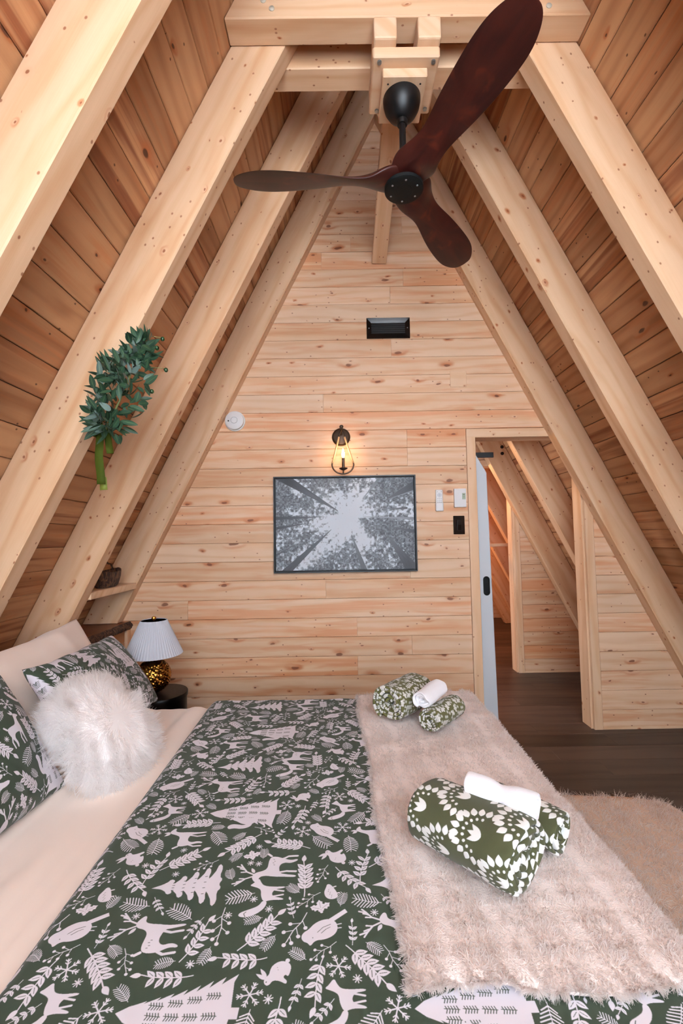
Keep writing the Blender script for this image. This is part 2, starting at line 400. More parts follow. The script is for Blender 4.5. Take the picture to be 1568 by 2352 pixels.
def m_fir():
    r = [('p', [(0, 1), (-.06, .8), (.06, .8)])]
    for i in range(5):
        y = .9 - i * .18; wd = .16 + i * .075
        r.append(('p', smooth([(0, y + .05), (-wd * .5, y - .12), (-wd, y - .17), (-wd * .8, y - .24), (-wd * .35, y - .21), (-wd * .2, y - .27), (0, y - .22), (wd * .2, y - .27), (wd * .35, y - .21), (wd * .8, y - .24), (wd, y - .17), (wd * .5, y - .12)], 1)))
    for i in range(16):
        x = (i % 4 - 1.5) * .1 * (.5 + (3 - i // 4) * .22); y = .2 + (i // 4) * .16
        r.append(('s', [(x, y), (x + .004, y - .03)], .012, 0))
    return r
def m_sprig(n=5, curve=.35):
    pts = [(math.sin(t * curve) * .3 * t, t) for t in np.linspace(0, 1, 9)]
    r = [('s', pts, .022)]
    for i in range(n):
        t = .22 + .7 * i / n; x = math.sin(t * curve) * .3 * t
        for sd in (-1, 1):
            P = lf(x, t, .24, .06, PI / 2 - sd * .85); r.append(('p', P))
            q = lf(x, t, .24, .06, PI / 2 - sd * .85, 4); r.append(('s', [tuple(np.array([x, t]) + .18 * (np.array(P[7]) - [x, t])), tuple(np.array([x, t]) + .7 * (np.array(P[7]) - [x, t]))], .012, 0))
    r.append(('p', lf(pts[-1][0], 1.0, .22, .055, PI / 2)))
    return r
def m_berry():
    r = [('s', [(0, 0), (.05, .3), (.02, .6), (.08, .95)], .022)]
    for x, y, dx, dy in ((.04, .25, .2, .14), (.04, .34, -.2, .16), (.03, .5, .2, .18), (.03, .6, -.18, .18), (.06, .8, .14, .12), (.08, .92, .0, .14)):
        r.append(('s', [(x, y), (x + dx, y + dy)], .018)); r.append(('p', ell(x + dx, y + dy, .052, .052)))
    return r
def m_fern():
    r = [('s', [(0, 0), (.04, .5), (0, 1)], .02)]
    for i in range(8):
        t = .10 + i * .105; wd = .26 * math.sin(PI * (.14 + .78 * t)) + .03; x = .04 * math.sin(PI * t)
        for sd in (-1, 1): r.append(('s', [(x, t), (x + sd * wd, t + .15)], .034))
    return r
def m_flake():
    r = []
    for k in range(6):
        a = k * PI / 3; c, s_ = math.cos(a), math.sin(a)
        r.append(('s', [(0, 0), (.5 * c, .5 * s_)], .05))
        for t in (.24, .38):
            for d in (-.7, .7):
                r.append(('s', [(t * c, t * s_), (t * c + .14 * math.cos(a + d), t * s_ + .14 * math.sin(a + d))], .04))
    return r
def m_star():
    return [('s', [(-.5 * math.cos(k * PI / 4), -.5 * math.sin(k * PI / 4)), (.5 * math.cos(k * PI / 4), .5 * math.sin(k * PI / 4))], .11) for k in range(4)]
def m_holly():
    r = []
    for a in (.5, 1.57, 2.64):
        P = []
        for i, t in enumerate(np.linspace(0, 1, 8)):
            wd = .16 * math.sin(PI * t) * (1.25 if i % 2 else .75); P.append((t * .55, wd))
        P += [(x, -y) for x, y in reversed(P[1:-1])]
        c, s_ = math.cos(a), math.sin(a); r.append(('p', [(x * c - y * s_, x * s_ + y * c) for x, y in P]))
        r.append(('s', [(.08 * c, .08 * s_), (.42 * c, .42 * s_)], .015, 0))
    for x, y in ((-.07, -.05), (.07, -.06), (0, -.16)): r.append(('p', ell(x, y, .07, .07)))
    return r

def duvet_tile():
    T = Tile(.52, .47, 2300)
    big = [(m_tree(), .02, .10, .185, 0), (m_fir(), .29, .20, .135, .1), (m_deer(), .115, .23, .125, 0), (m_deer(), .38, .03, .125, 0, True), (m_doe(), .40, .27, .105, 0),
           (m_fox(), .22, .05, .095, 0), (m_bird(), .155, .40, .085, .2), (m_bird(), .47, .41, .08, -.3, True), (m_rabbit(), .35, .385, .07, .3), (m_squirrel(), .475, .155, .08, 0), (m_hog(), .245, .40, .06, .4), (m_rabbit(), .105, .015, .065, -.2, True), (m_fox(), .0, .36, .085, 0)]
    for b_ in big: T.motif(b_[0], b_[1], b_[2], b_[3], b_[4], b_[5] if len(b_) > 5 else False)
    R = random.Random(5)
    kinds = [(m_sprig(), .5, .85, .098), (m_sprig(4, -1.2), .5, .85, .085), (m_berry(), .5, .75, .075), (m_fern(), .5, .62, .060), (m_holly(), .1, .62, .042), (m_flake(), 0, .55, .042), (m_berry(), .5, .85, .052), (m_sprig(3), .5, .62, .046), (m_fern(), .5, .55, .036), (m_star(), 0, .62, .015)]
    for k, (pr, cy, rad, sc) in enumerate(kinds):
        placed = 0
        for _ in range(2600 if k > 3 else 900):
            x, y, a = R.random() * .52, R.random() * .47, R.uniform(-2.8, 2.8)
            if cy >= .4:     # long sprigs: test three discs along the stem
                ok = all(T.free(x - t * sc * math.sin(a), y + t * sc * math.cos(a), sc * .22) for t in (-.42, -.08, .26, .58))
            else: ok = T.free(x, y, sc * rad)
            if ok:
                T.motif(pr, x + cy * sc * math.sin(a), y - cy * sc * math.cos(a), sc, a, R.random() < .5); placed += 1
            if placed >= (7, 8, 8, 8, 8, 7, 14, 24, 30, 14)[k]: break
    return T.image('woodland_print')
def fan_tile():
    T = Tile(.150, .138, 2400)
    for ox, oy in ((0, 0), (.075, .069)):
        for k in range(13):
            a = -.30 + k * (PI + .6) / 12
            T.poly(np.array(lf(ox + .043 * math.cos(a), oy + .043 * math.sin(a), .022, .0070, a)))
        for k in range(9):
            a = .15 + k * (PI - .3) / 8
            T.poly(np.array(ell(ox + .034 * math.cos(a), oy + .034 * math.sin(a), .0038, .0030, a)))
        for a in (1.05, 1.57, 2.09): T.poly(np.array(lf(ox, oy - .008, .033, .0062, a)))
        for k in (): T.poly(np.array(lf(ox - .024 + .016 * k, oy - .018, .017, .0056, -1.57 + (k - 1.5) * .5)))
    return T.image('fan_print')
def vine_tile():
    T = Tile(.12, .12, 2000); R = random.Random(3)
    T.motif(m_sprig(4), .03, .01, .055, .3); T.motif(m_sprig(4, -1.2), .09, .06, .055, -.5)
    for pr, rad, sc in ((m_holly(), .6, .03), (m_sprig(3), .55, .035), (m_star(), .6, .012)):
        for _ in range(300):
            x, y, a = R.random() * .12, R.random() * .12, R.uniform(-3, 3)
            if T.free(x, y, sc * rad): T.motif(pr, x + .4 * sc * math.sin(a), y - .4 * sc * math.cos(a), sc, a)
    return T.image('vine_print')

def print_mat(name, img, wm, hm, ground, ink, rough=.85, sheen=.3, bumpmask=False, weave=900):
    s = NT(name)
    uv = s.add('ShaderNodeUVMap').outputs[0]
    u, v, _ = s.sep(uv)
    im = s.add('ShaderNodeTexImage', image=img, extension='REPEAT', interpolation='Cubic')
    s.set(im.inputs[0], s.comb(s.math('DIVIDE', u, wm), s.math('DIVIDE', v, hm), 0))
    f = im.outputs[0]
    nz = s.noise(s.add('ShaderNodeTexCoord').outputs['Object'], 14, 3)
    g = s.mix(nz, ground, tuple(c * 1.25 for c in ground[:3]) + (1,))
    s.b.inputs['Sheen Weight'].default_value = sheen; s.b.inputs['Specular IOR Level'].default_value = .2
    wv = s.noise(uv, weave, 2)
    h = s.math('ADD', s.math('MULTIPLY', wv, .3), s.math('MULTIPLY', f, 1.0)) if bumpmask else wv
    return s.out(s.mix(f, g, ink), rough, h, .6 if bumpmask else .15, .0025 if bumpmask else .0006)
IMG_D = duvet_tile()
MAT['duvet'] = print_mat('woodland_print_cotton', IMG_D, .52, .47, srgb(46, 56, 42), srgb(210, 205, 212), .85, .08)
MAT['fan'] = print_mat('fan_print_terry', fan_tile(), .150, .138, srgb(60, 61, 38), srgb(220, 220, 216), .95, .1, True, 500)
MAT['vine'] = print_mat('vine_print_terry', vine_tile(), .12, .12, srgb(76, 74, 38), srgb(214, 212, 208), .95, .1, True, 500)

def forest_image():
    W, H = 1000, 672
    def vnoise(x, y, seed):
        xi = np.floor(x).astype(int); yi = np.floor(y).astype(int); fx = x - xi; fy = y - yi
        fx = fx * fx * (3 - 2 * fx); fy = fy * fy * (3 - 2 * fy)
        h = lambda a, b_: ((np.sin(a * 127.1 + b_ * 311.7 + seed * 74.7) * 43758.5453) % 1.0)
        return (h(xi, yi) * (1 - fx) + h(xi + 1, yi) * fx) * (1 - fy) + (h(xi, yi + 1) * (1 - fx) + h(xi + 1, yi + 1) * fx) * fy
    def fbm(x, y, o, seed): return sum(vnoise(x * 2 ** i, y * 2 ** i, seed + i) * .5 ** i for i in range(o)) / sum(.5 ** i for i in range(o))
    u, v = np.meshgrid((np.arange(W) + .5) / W, (np.arange(H) + .5) / H)      # v downwards
    X = (u - .52) * 1.49; Y = v - .40
    r = np.hypot(X, Y); th = np.arctan2(Y, X)
    leaf = fbm(u * 60, v * 40, 4, 1); big = fbm(u * 6, v * 4, 3, 9); ang = fbm(th * 4.2 + 20, r * 1.5 + 3, 3, 4)
    dens = np.clip((r - .06) * 1.5, 0, .62) + (big - .5) * .75 + (ang - .5) * .8 + .08
    t = np.clip((dens - leaf) * 3.4 + .42, 0, 1)
    tone = .20 + .55 * fbm(u * 110, v * 74, 3, 30) - .10 * np.clip(r - .3, 0, .4)
    img = (1 - t) * .86 + t * tone * .9
    def trunk(edge, wd, tip, tw, val, soft=0.0):
        (ex, ey), (tx, ty) = edge, tip
        ax, ay = (ex - .5) * 1.49, ey - .5; bx, by = (tx - .5) * 1.49, ty - .5
        px, py = (u - .5) * 1.49, v - .5
        dx, dy = bx - ax, by - ay; L = dx * dx + dy * dy
        q = np.clip(((px - ax) * dx + (py - ay) * dy) / L, -.2, 1)
        d = np.hypot(px - ax - q * dx, py - ay - q * dy); wv = wd + (tw - wd) * q
        m = np.clip((wv - d) / .004, 0, 1) * (q < .999)
        c = val + .12 * (q) + .05 * (fbm(q * 9, d * 240, 2, 3) - .5)
        return m, c
    for args in (((.05, -.02), .055, (.45, .36), .006, .24), ((-.02, .43), .022, (.33, .42), .004, .24), ((-.02, .545), .020, (.22, .49), .004, .24),
                 ((.06, 1.03), .045, (.40, .56), .004, .26), ((.0, .83), .012, (.18, .69), .003, .28), ((.395, 1.02), .012, (.44, .70), .003, .32), ((.64, 1.03), .034, (.545, .62), .006, .34),
                 ((.755, 1.02), .012, (.70, .85), .003, .3), ((1.02, .60), .022, (.80, .53), .004, .28), ((1.02, .455), .017, (.63, .425), .004, .52), ((1.02, .13), .02, (.78, .25), .006, .50),
                 ((.77, -.02), .02, (.63, .23), .004, .42), ((1.02, .08), .05, (.80, .24), .006, .26), ((.99, 1.02), .07, (.86, .72), .01, .27), ((.27, -.02), .012, (.33, .12), .003, .28), ((.92, .34), .012, (.78, .35), .003, .34), ((.12, .06), .035, (.30, .22), .01, .25), ((.93, .9), .05, (.8, .62), .006, .30)):
        m, c = trunk(*args); img = img * (1 - m) + m * c
    img = np.clip(img, 0, 1)
    rgb = np.stack([img * .96, img * 1.0, img * 1.02 + .01], -1)
    im = bpy.data.images.new('forest_canopy_print', W, H)
    px = np.ones((H, W, 4), np.float32); px[..., :3] = np.clip(rgb[::-1], 0, 1)
    im.pixels.foreach_set(px.ravel()); im.update(); im.pack(); return im
s = NT('forest_canvas_print')
im = s.add('ShaderNodeTexImage', image=forest_image()); s.set(im.inputs[0], s.add('ShaderNodeUVMap').outputs[0])
MAT['art'] = s.out(im.outputs[0], .7)

# ------------------------------------------------------------------ object helpers
def tag(o, label=None, cat=None, group=None, kind=None):
    if label: o['label'] = label
    if cat: o['category'] = cat
    if group: o['group'] = group
    if kind: o['kind'] = kind
    return o
def empty(name, loc=(0, 0, 0), rot=(0, 0, 0)):
    o = bpy.data.objects.new(name, None); o.empty_display_size = .1; o.location = loc; o.rotation_euler = rot; COL.objects.link(o); return o
def link(name, me, mat=None, parent=None, mw=None):
    o = bpy.data.objects.new(name, me); COL.objects.link(o)
    if mat is not None and not me.materials: me.materials.append(MAT[mat] if isinstance(mat, str) else mat)
    if mw is not None: o.matrix_world = mw
    if parent is not None:
        o.parent = parent; o.matrix_parent_inverse = parent.matrix_basis.inverted() if parent.parent is None else (parent.parent.matrix_basis @ parent.matrix_parent_inverse @ parent.matrix_basis).inverted()
    return o
def mesh(name, V, F, smooth_=False, uv=None):
    me = bpy.data.meshes.new(name); me.from_pydata([tuple(v) for v in V], [], F)
    if smooth_: me.polygons.foreach_set('use_smooth', [True] * len(me.polygons))
    if uv is not None:
        l = me.uv_layers.new(name='UVMap'); idx = np.zeros(len(me.loops), np.int32); me.loops.foreach_get('vertex_index', idx)
        l.data.foreach_set('uv', np.asarray(uv, np.float32)[idx].ravel())
    me.update(); return me
def fix_normals(me):
    bm = bmesh.new(); bm.from_mesh(me); bmesh.ops.recalc_face_normals(bm, faces=bm.faces); bm.to_mesh(me); bm.free()
def bm_mesh(name, bm, smooth_=False):
    me = bpy.data.meshes.new(name); bm.to_mesh(me); bm.free()
    if smooth_: me.polygons.foreach_set('use_smooth', [True] * len(me.polygons))
    return me
def rot_basis(ax, ay, az, loc):
    m = Matrix((ax, ay, az)).transposed().to_4x4(); m.translation = Vector(loc); return m
def box(name, lo, hi, mat, parent=None, bevel=.003, along='x', seg=1):
    """bevelled box between two world corners; local X runs along the grain"""
    lo, hi = Vector(lo), Vector(hi); c = (lo + hi) / 2; d = hi - lo
    B = {'x': (Vector((1, 0, 0)), Vector((0, 1, 0)), Vector((0, 0, 1))), 'y': (Vector((0, 1, 0)), Vector((0, 0, 1)), Vector((1, 0, 0))), 'z': (Vector((0, 0, 1)), Vector((1, 0, 0)), Vector((0, 1, 0)))}[along]
    dim = [abs(b_.dot(d)) for b_ in B]
    bm = bmesh.new(); bmesh.ops.create_cube(bm, size=1); bmesh.ops.scale(bm, vec=dim, verts=bm.verts)
    if bevel: bmesh.ops.bevel(bm, geom=list(bm.edges), offset=min(bevel, min(dim) * .45), segments=seg, affect='EDGES', profile=.5)
    return link(name, bm_mesh(name, bm), mat, parent, rot_basis(*B, c))
def prism(name, poly, y0, y1, ang, mat, parent=None, bevel=.004):
    """polygon in the XZ plane pushed from y0 to y1; grain at angle ang in that plane"""
    c = Vector((sum(p[0] for p in poly) / len(poly), (y0 + y1) / 2, sum(p[1] for p in poly) / len(poly)))
    ax = Vector((math.cos(ang), 0, math.sin(ang))); ay = Vector((-math.sin(ang), 0, math.cos(ang))); az = ax.cross(ay)
    bm = bmesh.new(); top = []; bot = []
    for p in poly:
        for yy, L in ((y0, bot), (y1, top)):
            d = Vector((p[0], yy, p[1])) - c; L.append(bm.verts.new((d.dot(ax), d.dot(ay), d.dot(az))))
    n = len(poly); bm.faces.new(bot); bm.faces.new(top[::-1])
    for i in range(n): bm.faces.new((bot[i], top[i], top[(i + 1) % n], bot[(i + 1) % n]))
    bmesh.ops.recalc_face_normals(bm, faces=bm.faces)
    if bevel: bmesh.ops.bevel(bm, geom=list(bm.edges), offset=bevel, segments=1, affect='EDGES', profile=.5)
    return link(name, bm_mesh(name, bm), mat, parent, rot_basis(ax, ay, az, c))
def plank(name, wd, t, xl, xr, mat, parent, basis, ch=.0025):
    """tongue-and-groove board: local x along, y across, z proud; ends are linear in y: xl(y), xr(y)"""
    prof = [(-wd / 2, 0), (-wd / 2, t - ch), (-wd / 2 + ch, t), (wd / 2 - ch, t), (wd / 2, t - ch), (wd / 2, 0)]
    V = [(xl(y), y, z) for y, z in prof] + [(xr(y), y, z) for y, z in prof]
    F = [tuple(range(6)), tuple(range(11, 5, -1))] + [(i, i + 6, (i + 1) % 6 + 6, (i + 1) % 6) for i in range(6)]
    return link(name, mesh(name, V, F), mat, parent, basis)
def lathe(name, prof, mat, parent=None, loc=(0, 0, 0), seg=32, mw=None, smooth_=True, wob=None):
    V = []; F = []
    for i, (r, z) in enumerate(prof):
        for k in range(seg):
            a = 2 * PI * k / seg; rr = r * (wob(k, seg, i) if wob else 1); V.append((rr * math.cos(a), rr * math.sin(a), z))
    for i in range(len(prof) - 1):
        for k in range(seg): F.append((i * seg + k, i * seg + (k + 1) % seg, (i + 1) * seg + (k + 1) % seg, (i + 1) * seg + k))
    if prof[0][0] > 1e-5: F.append(tuple(range(seg))[::-1])
    if prof[-1][0] > 1e-5: F.append(tuple((len(prof) - 1) * seg + k for k in range(seg)))
    me = mesh(name, V, F, smooth_)
    o = link(name, me, mat, None, mw if mw is not None else Matrix.Translation(loc))
    if smooth_:
        try: me.set_sharp_from_angle(angle=math.radians(40))
        except Exception: pass
    if parent is not None:
        mb = o.matrix_basis.copy(); o.parent = parent; o.matrix_parent_inverse = parent.matrix_basis.inverted() if parent.parent is None else (parent.parent.matrix_basis @ parent.matrix_parent_inverse @ parent.matrix_basis).inverted(); o.matrix_basis = mb
    return o
def tube(name, pts, r, mat, parent=None, seg=10, smooth_=True, caps=True):
    pts = [Vector(p) for p in pts]; R_ = r if isinstance(r, (list, tuple)) else [r] * len(pts)
    V = []; F = []; prev = None
    for i, p in enumerate(pts):
        t = (pts[min(i + 1, len(pts) - 1)] - pts[max(i - 1, 0)]).normalized()
        n = t.orthogonal().normalized() if prev is None else (prev - t * prev.dot(t)).normalized()
        prev = n; b_ = t.cross(n)
        for k in range(seg):
            a = 2 * PI * k / seg; V.append(p + (n * math.cos(a) + b_ * math.sin(a)) * R_[i])
    for i in range(len(pts) - 1):
        for k in range(seg): F.append((i * seg + k, i * seg + (k + 1) % seg, (i + 1) * seg + (k + 1) % seg, (i + 1) * seg + k))
    if caps: F.append(tuple(range(seg))[::-1]); F.append(tuple((len(pts) - 1) * seg + k for k in range(seg)))
    return link(name, mesh(name, V, F, smooth_), mat, parent)
def grid(name, fn, nu, nv, mat, parent=None, uvf=None, smooth_=True, mw=None, thick=None):
    V = []; U = []
    for j in range(nv + 1):
        for i in range(nu + 1):
            V.append(fn(i / nu, j / nv)); U.append(uvf(i / nu, j / nv) if uvf else (i / nu, j / nv))
    F = [(j * (nu + 1) + i, j * (nu + 1) + i + 1, (j + 1) * (nu + 1) + i + 1, (j + 1) * (nu + 1) + i) for j in range(nv) for i in range(nu)]
    o = link(name, mesh(name, V, F, smooth_, U), mat, parent, mw)
    if thick:
        m = o.modifiers.new('thickness', 'SOLIDIFY'); m.thickness = thick; m.offset = -1
    return o
def fur(name, P, N, length, width, comb, spread, clump, mat, parent, shade_var=1.0, curl=0.0, lift=1.0):
    """many tapering hairs as one mesh; P roots, N normals (n x 3)"""
    n = len(P); R = RNG
    rnd = R.normal(size=(n, 3)) * spread
    f = lambda k, a: np.stack([np.sin(P[:, 0] * k + P[:, 1] * k * .7 + a), np.sin(P[:, 1] * k * 1.1 - P[:, 2] * k * .6 + a * 2), np.sin(P[:, 2] * k * .9 + P[:, 0] * k * .5 - a)], 1)
    field = f(clump[0], 1.3) * clump[1] + f(clump[0] * 2.3, 4.1) * clump[1] * .6
    D = N * lift + rnd + field + np.asarray(comb)
    D /= np.linalg.norm(D, axis=1)[:, None]
    Ln = length * R.uniform(.65, 1.15, n)[:, None]
    side = np.cross(D, N + R.normal(size=(n, 3)) * .7); side /= np.linalg.norm(side, axis=1)[:, None] + 1e-9
    bend = (R.normal(size=(n, 3)) * .25 + np.cross(D, f(clump[0] * 3, .7)) * curl) + np.asarray(comb) * .6
    P0 = P - N * .003; P1 = P + D * Ln * .5 + bend * Ln * .08; P2 = P + D * Ln * .92 + bend * Ln * .45
    w0 = width * .5
    V = np.concatenate([P0 - side * w0, P0 + side * w0, P1 - side * w0 * .9, P1 + side * w0 * .9, P2 - side * w0 * .3, P2 + side * w0 * .3], 1).reshape(-1, 3)
    me = bpy.data.meshes.new(name)
    me.vertices.add(n * 6); me.vertices.foreach_set('co', V.astype(np.float32).ravel())
    base = (np.arange(n) * 6)[:, None]
    Q = np.concatenate([base + np.array([[0, 1, 3, 2]]), base + np.array([[2, 3, 5, 4]])], 1).reshape(-1)
    me.loops.add(n * 8); me.loops.foreach_set('vertex_index', Q.astype(np.int32))
    me.polygons.add(n * 2); me.polygons.foreach_set('loop_start', np.arange(0, n * 8, 4, dtype=np.int32)); me.polygons.foreach_set('use_smooth', np.ones(n * 2, bool))
    l = me.uv_layers.new(name='UVMap')
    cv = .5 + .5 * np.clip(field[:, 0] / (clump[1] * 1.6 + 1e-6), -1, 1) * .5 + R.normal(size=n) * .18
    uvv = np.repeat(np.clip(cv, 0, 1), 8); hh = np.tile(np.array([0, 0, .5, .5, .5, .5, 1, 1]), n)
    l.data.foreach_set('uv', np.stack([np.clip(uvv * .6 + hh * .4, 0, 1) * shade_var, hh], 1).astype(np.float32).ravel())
    me.update(calc_edges=True)
    o = link(name, me, mat, parent); o['kind'] = 'stuff'; return o

# ------------------------------------------------------------------ setting: A-frame roof, partitions, floor
XC, HA, T = 0.311, 3.650 + EYE, 1.990        # ridge, roof-board apex height, tan(pitch)
WX = 0.2393                                   # horizontal depth of a rafter
SL = math.atan(T)
def roof_x(z, sd): return XC + sd * (HA - z) / T
RY = [1.172 + .6787 * k for k in range(-3, 10)]     # rafter front faces
RW = .092
YB, YF, YE = 3.3, -0.95, 8.0                  # bedroom partition, window gable, far gable

slopeL = 1.0 / math.sin(SL)
for sd in (-1, 1):
    par = empty('ceiling'); tag(par, kind='structure')
    # local frame: x = +Y world, y = up the slope, z = inward normal
    upv = Vector((-sd * math.cos(SL), 0, math.sin(SL))); ax = Vector((0, 1, 0))
    nin = ax.cross(upv)
    if nin.z > 0: ax = -ax; nin = ax.cross(upv)
    foot = Vector((roof_x(0, sd), 0, 0))
    # rows: pitch .139 up the slope, phased from the photograph
    pitch = .1385; z0 = 2.219 if sd < 0 else 2.27
    s0 = (z0 * slopeL) % pitch
    total = HA * slopeL
    k = -1; y = s0 - pitch
    rr = random.Random(40 + sd)
    while y < total:
        a, b_ = max(y, 0.0), min(y + pitch, total)
        if b_ - a > .02:
            joints = sorted(rr.sample(range(1, 12), 2)) if rr.random() < .8 else [rr.randrange(3, 11)]
            ys = [YF] + [RY[j] + RW / 2 for j in joints] + [YE]
            for q in range(len(ys) - 1):
                c = foot + upv * ((a + b_) / 2) - nin * .018
                L0, L1 = (ys[q], ys[q + 1]) if ax.y > 0 else (-ys[q + 1], -ys[q])
                jz = rr.uniform(0, .0015)
                plank('plank', b_ - a - .003, .018 + jz, (lambda v, L=L0: L + .0007), (lambda v, L=L1: L - .0007), 'roof', par, rot_basis(ax, upv, nin, c), .0036)
        y += pitch
    bm = bmesh.new()
    V = [bm.verts.new(tuple(foot + upv * u_ + Vector((0, yy, 0)) - nin * dd)) for dd in (.019, .09) for u_, yy in ((-.1, YF - .1), (total + .05, YF - .1), (total + .05, YE + .1), (-.1, YE + .1))]
    for f_ in ((0, 1, 2, 3), (7, 6, 5, 4), (0, 4, 5, 1), (1, 5, 6, 2), (2, 6, 7, 3), (3, 7, 4, 0)): bm.faces.new([V[i] for i in f_])
    bmesh.ops.recalc_face_normals(bm, faces=bm.faces)
    link('roof_deck', bm_mesh('roof_deck', bm), 'dark', par)

# floor boards, running across the room
fl = empty('floor'); tag(fl, kind='structure')
box('subfloor', (-2.7, YF - .1, -.12), (2.9, YE + .1, -.012), 'dark', fl, 0)
rr = random.Random(9); y = YF; fw_ = .182
while y < YE:
    xs = [-2.3]; x = -2.3 - rr.uniform(0, 1.2)
    while x < 2.9:
        x += 1.52
        if x > -2.2: xs.append(min(x, 2.85))
    for a, b_ in zip(xs[:-1], xs[1:]):
        if b_ - a > .03:
            plank('plank', fw_ - .001, .012, (lambda v, L=a: L + .0005), (lambda v, L=b_: L - .0005), 'floor', fl, rot_basis(Vector((1, 0, 0)), Vector((0, 1, 0)), Vector((0, 0, 1)), (0, y + fw_ / 2, -.012)), .001)
    y += fw_

def gable(name, Y, seed, door=True, back=.125):
    """planked partition across the A-frame with a door opening; front face at Y"""
    par = empty(name, (0, Y, 0)); tag(par, kind='structure')
    rr = random.Random(seed); fr = Vector((0, -1, 0))
    k = 16
    zr = 2.308
    DX0, DX1, DZ = .934, 1.836, 2.166
    rows = []
    z = zr - 17 * .1358
    while z < HA - .1:
        a, b_ = max(z, 0.0), min(z + .1358, HA - .06)
        if b_ - a > .015: rows.append((a, b_))
        z += .1358
    for a, b_ in rows:
        zc = (a + b_) / 2
        spans = []
        rl = lambda zz: roof_x(zz, -1) + .004; rrr = lambda zz: roof_x(zz, 1) - .004
        if not door or a > DZ - .02: spans.append((rl, rrr))
        else:
            if b_ > DZ: b_ = b_
            spans.append((rl, lambda zz: DX0 - .002)); spans.append((lambda zz: DX1 + .002, rrr))
        for L, Rr in spans:
            l0, r0 = L(zc), Rr(zc); width = r0 - l0
            if width < .05: continue
            cuts = []
            if width > 1.2:
                base = rr.choice([-.11, .11, -.62, .50, .40, -1.1, 1.15])
                if l0 + .25 < base < r0 - .25: cuts = [base]
                if width > 3.4 and rr.random() < .5: cuts.append(base + rr.choice([-1.3, 1.3]))
            cuts = sorted(c for c in cuts if l0 + .2 < c < r0 - .2)
            ends = [L] + [(lambda zz, c=c: c) for c in cuts] + [Rr]
            for q in range(len(ends) - 1):
                e0, e1 = ends[q], ends[q + 1]
                plank('plank', b_ - a - .0015, .018 + rr.uniform(0, .0012), (lambda v, e=e0: e(zc + v) + .0006), (lambda v, e=e1: e(zc + v) - .0006), 'wall', par,
                      rot_basis(Vector((1, 0, 0)), Vector((0, 0, 1)), fr, (0, Y + .018, zc)), .0022)
    # core of the wall behind the boards
    def core(poly): prism('wall_core', poly, Y + .0185, Y + back, 0, 'wall', par, 0)
    if door:
        core([(roof_x(.0, -1) + .02, 0), (DX0 + .02, 0), (DX0 + .02, DZ - .02), (roof_x(DZ - .02, -1) + .02, DZ - .02)])
        core([(DX1 - .02, 0), (roof_x(0, 1) - .02, 0), (DX1 - .02, HA - (DX1 - .02 - XC) * T - .03)])
        core([(roof_x(DZ - .02, -1) + .02, DZ - .02), (roof_x(DZ - .02, 1) - .02, DZ - .02), (XC, HA - .06)])
        # casing: jamb linings, trims and header
        tr = lambda nm, lo, hi, al: box(nm, lo, hi, 'trim', par, .0025, al)
        tr('trim', (DX0, Y - .006, 0), (1.0, Y + .018, DZ), 'z')
        tr('trim', (DX0, Y - .0062, 2.103), (roof_x(DZ, 1) - WX + .1, Y + .0178, DZ + .002), 'x')
        tr('jamb_lining', (.985, Y + .018, 0), (1.0, Y + back + .018, 2.103), 'z')
        tr('header_lining', (.985, Y + .0179, 2.103), (roof_x(2.1, 1) - .02, Y + back + .018, 2.12), 'x')
        zt = HA - (1.775 - XC) * T
        prism('trim', [(1.776, 0), (1.836, 0), (1.836, zt - .13), (1.776, zt - .02)], Y - .006, Y + .018, PI / 2, 'trim', par, .002)
        prism('jamb_lining', [(1.766, 0), (1.786, 0), (1.786, zt - .04), (1.766, zt - .01)], Y + .018, Y + back + .018, PI / 2, 'trim', par, .002)
        box('jamb_strip', (1.764, Y + .019, 0), (1.768, Y + .024, zt - .02), 'trim', par, 0, 'z')
        box('trim', (1.836, Y - .004, .0), (2.44, Y + .016, .02), 'trim', par, .002)
    else:
        core([(roof_x(0, -1) + .02, 0), (roof_x(0, 1) - .02, 0), (XC, HA - .06)])
    return par
w1 = gable('wall_back', YB, 3)
w2 = gable('wall_partition', 4.668, 8)
w3 = gable('wall_far', YE - .2, 5, door=False)

# window gable behind the camera: boards around one tall glazed opening
wf = empty('wall_front', (0, YF, 0)); tag(wf, kind='structure')
for i, poly in enumerate(([(roof_x(0, -1), 0), (roof_x(0, 1), 0), (roof_x(.35, 1), .35), (roof_x(.35, -1), .35)],
                          [(roof_x(.35, -1), .35), (-.95, .35), (-.95, HA - (XC + .95) * T)],
                          [(1.57, .35), (roof_x(.35, 1), .35), (1.57, HA - (1.57 - XC) * T)],
                          [(roof_x(3.5, -1), 3.5), (roof_x(3.5, 1), 3.5), (XC, HA)])):
    prism('wall_panel', poly, YF - .1, YF, 0, 'wall', wf, 0)
wn = empty('window_1', (XC, YF, .35)); tag(wn, kind='structure')
prism('window_pane', [(-.92, .38), (1.54, .38), (1.54, 2.45), (roof_x(3.45, 1) - .02, 3.45), (roof_x(3.45, -1) + .02, 3.45), (-.92, 2.45)], YF - .06, YF - .055, 0, 'glass', wn, 0)
for x in (-.93, XC, 1.55): box('mullion', (x - .03, YF - .09, .35), (x + .03, YF - .02, 2.4 if x != XC else 3.5), 'black', wn, .003, 'z')
for z in (.37, 2.4): box('window_rail', (-.95, YF - .088, z - .03), (1.57, YF - .022, z + .03), 'black', wn, .003)

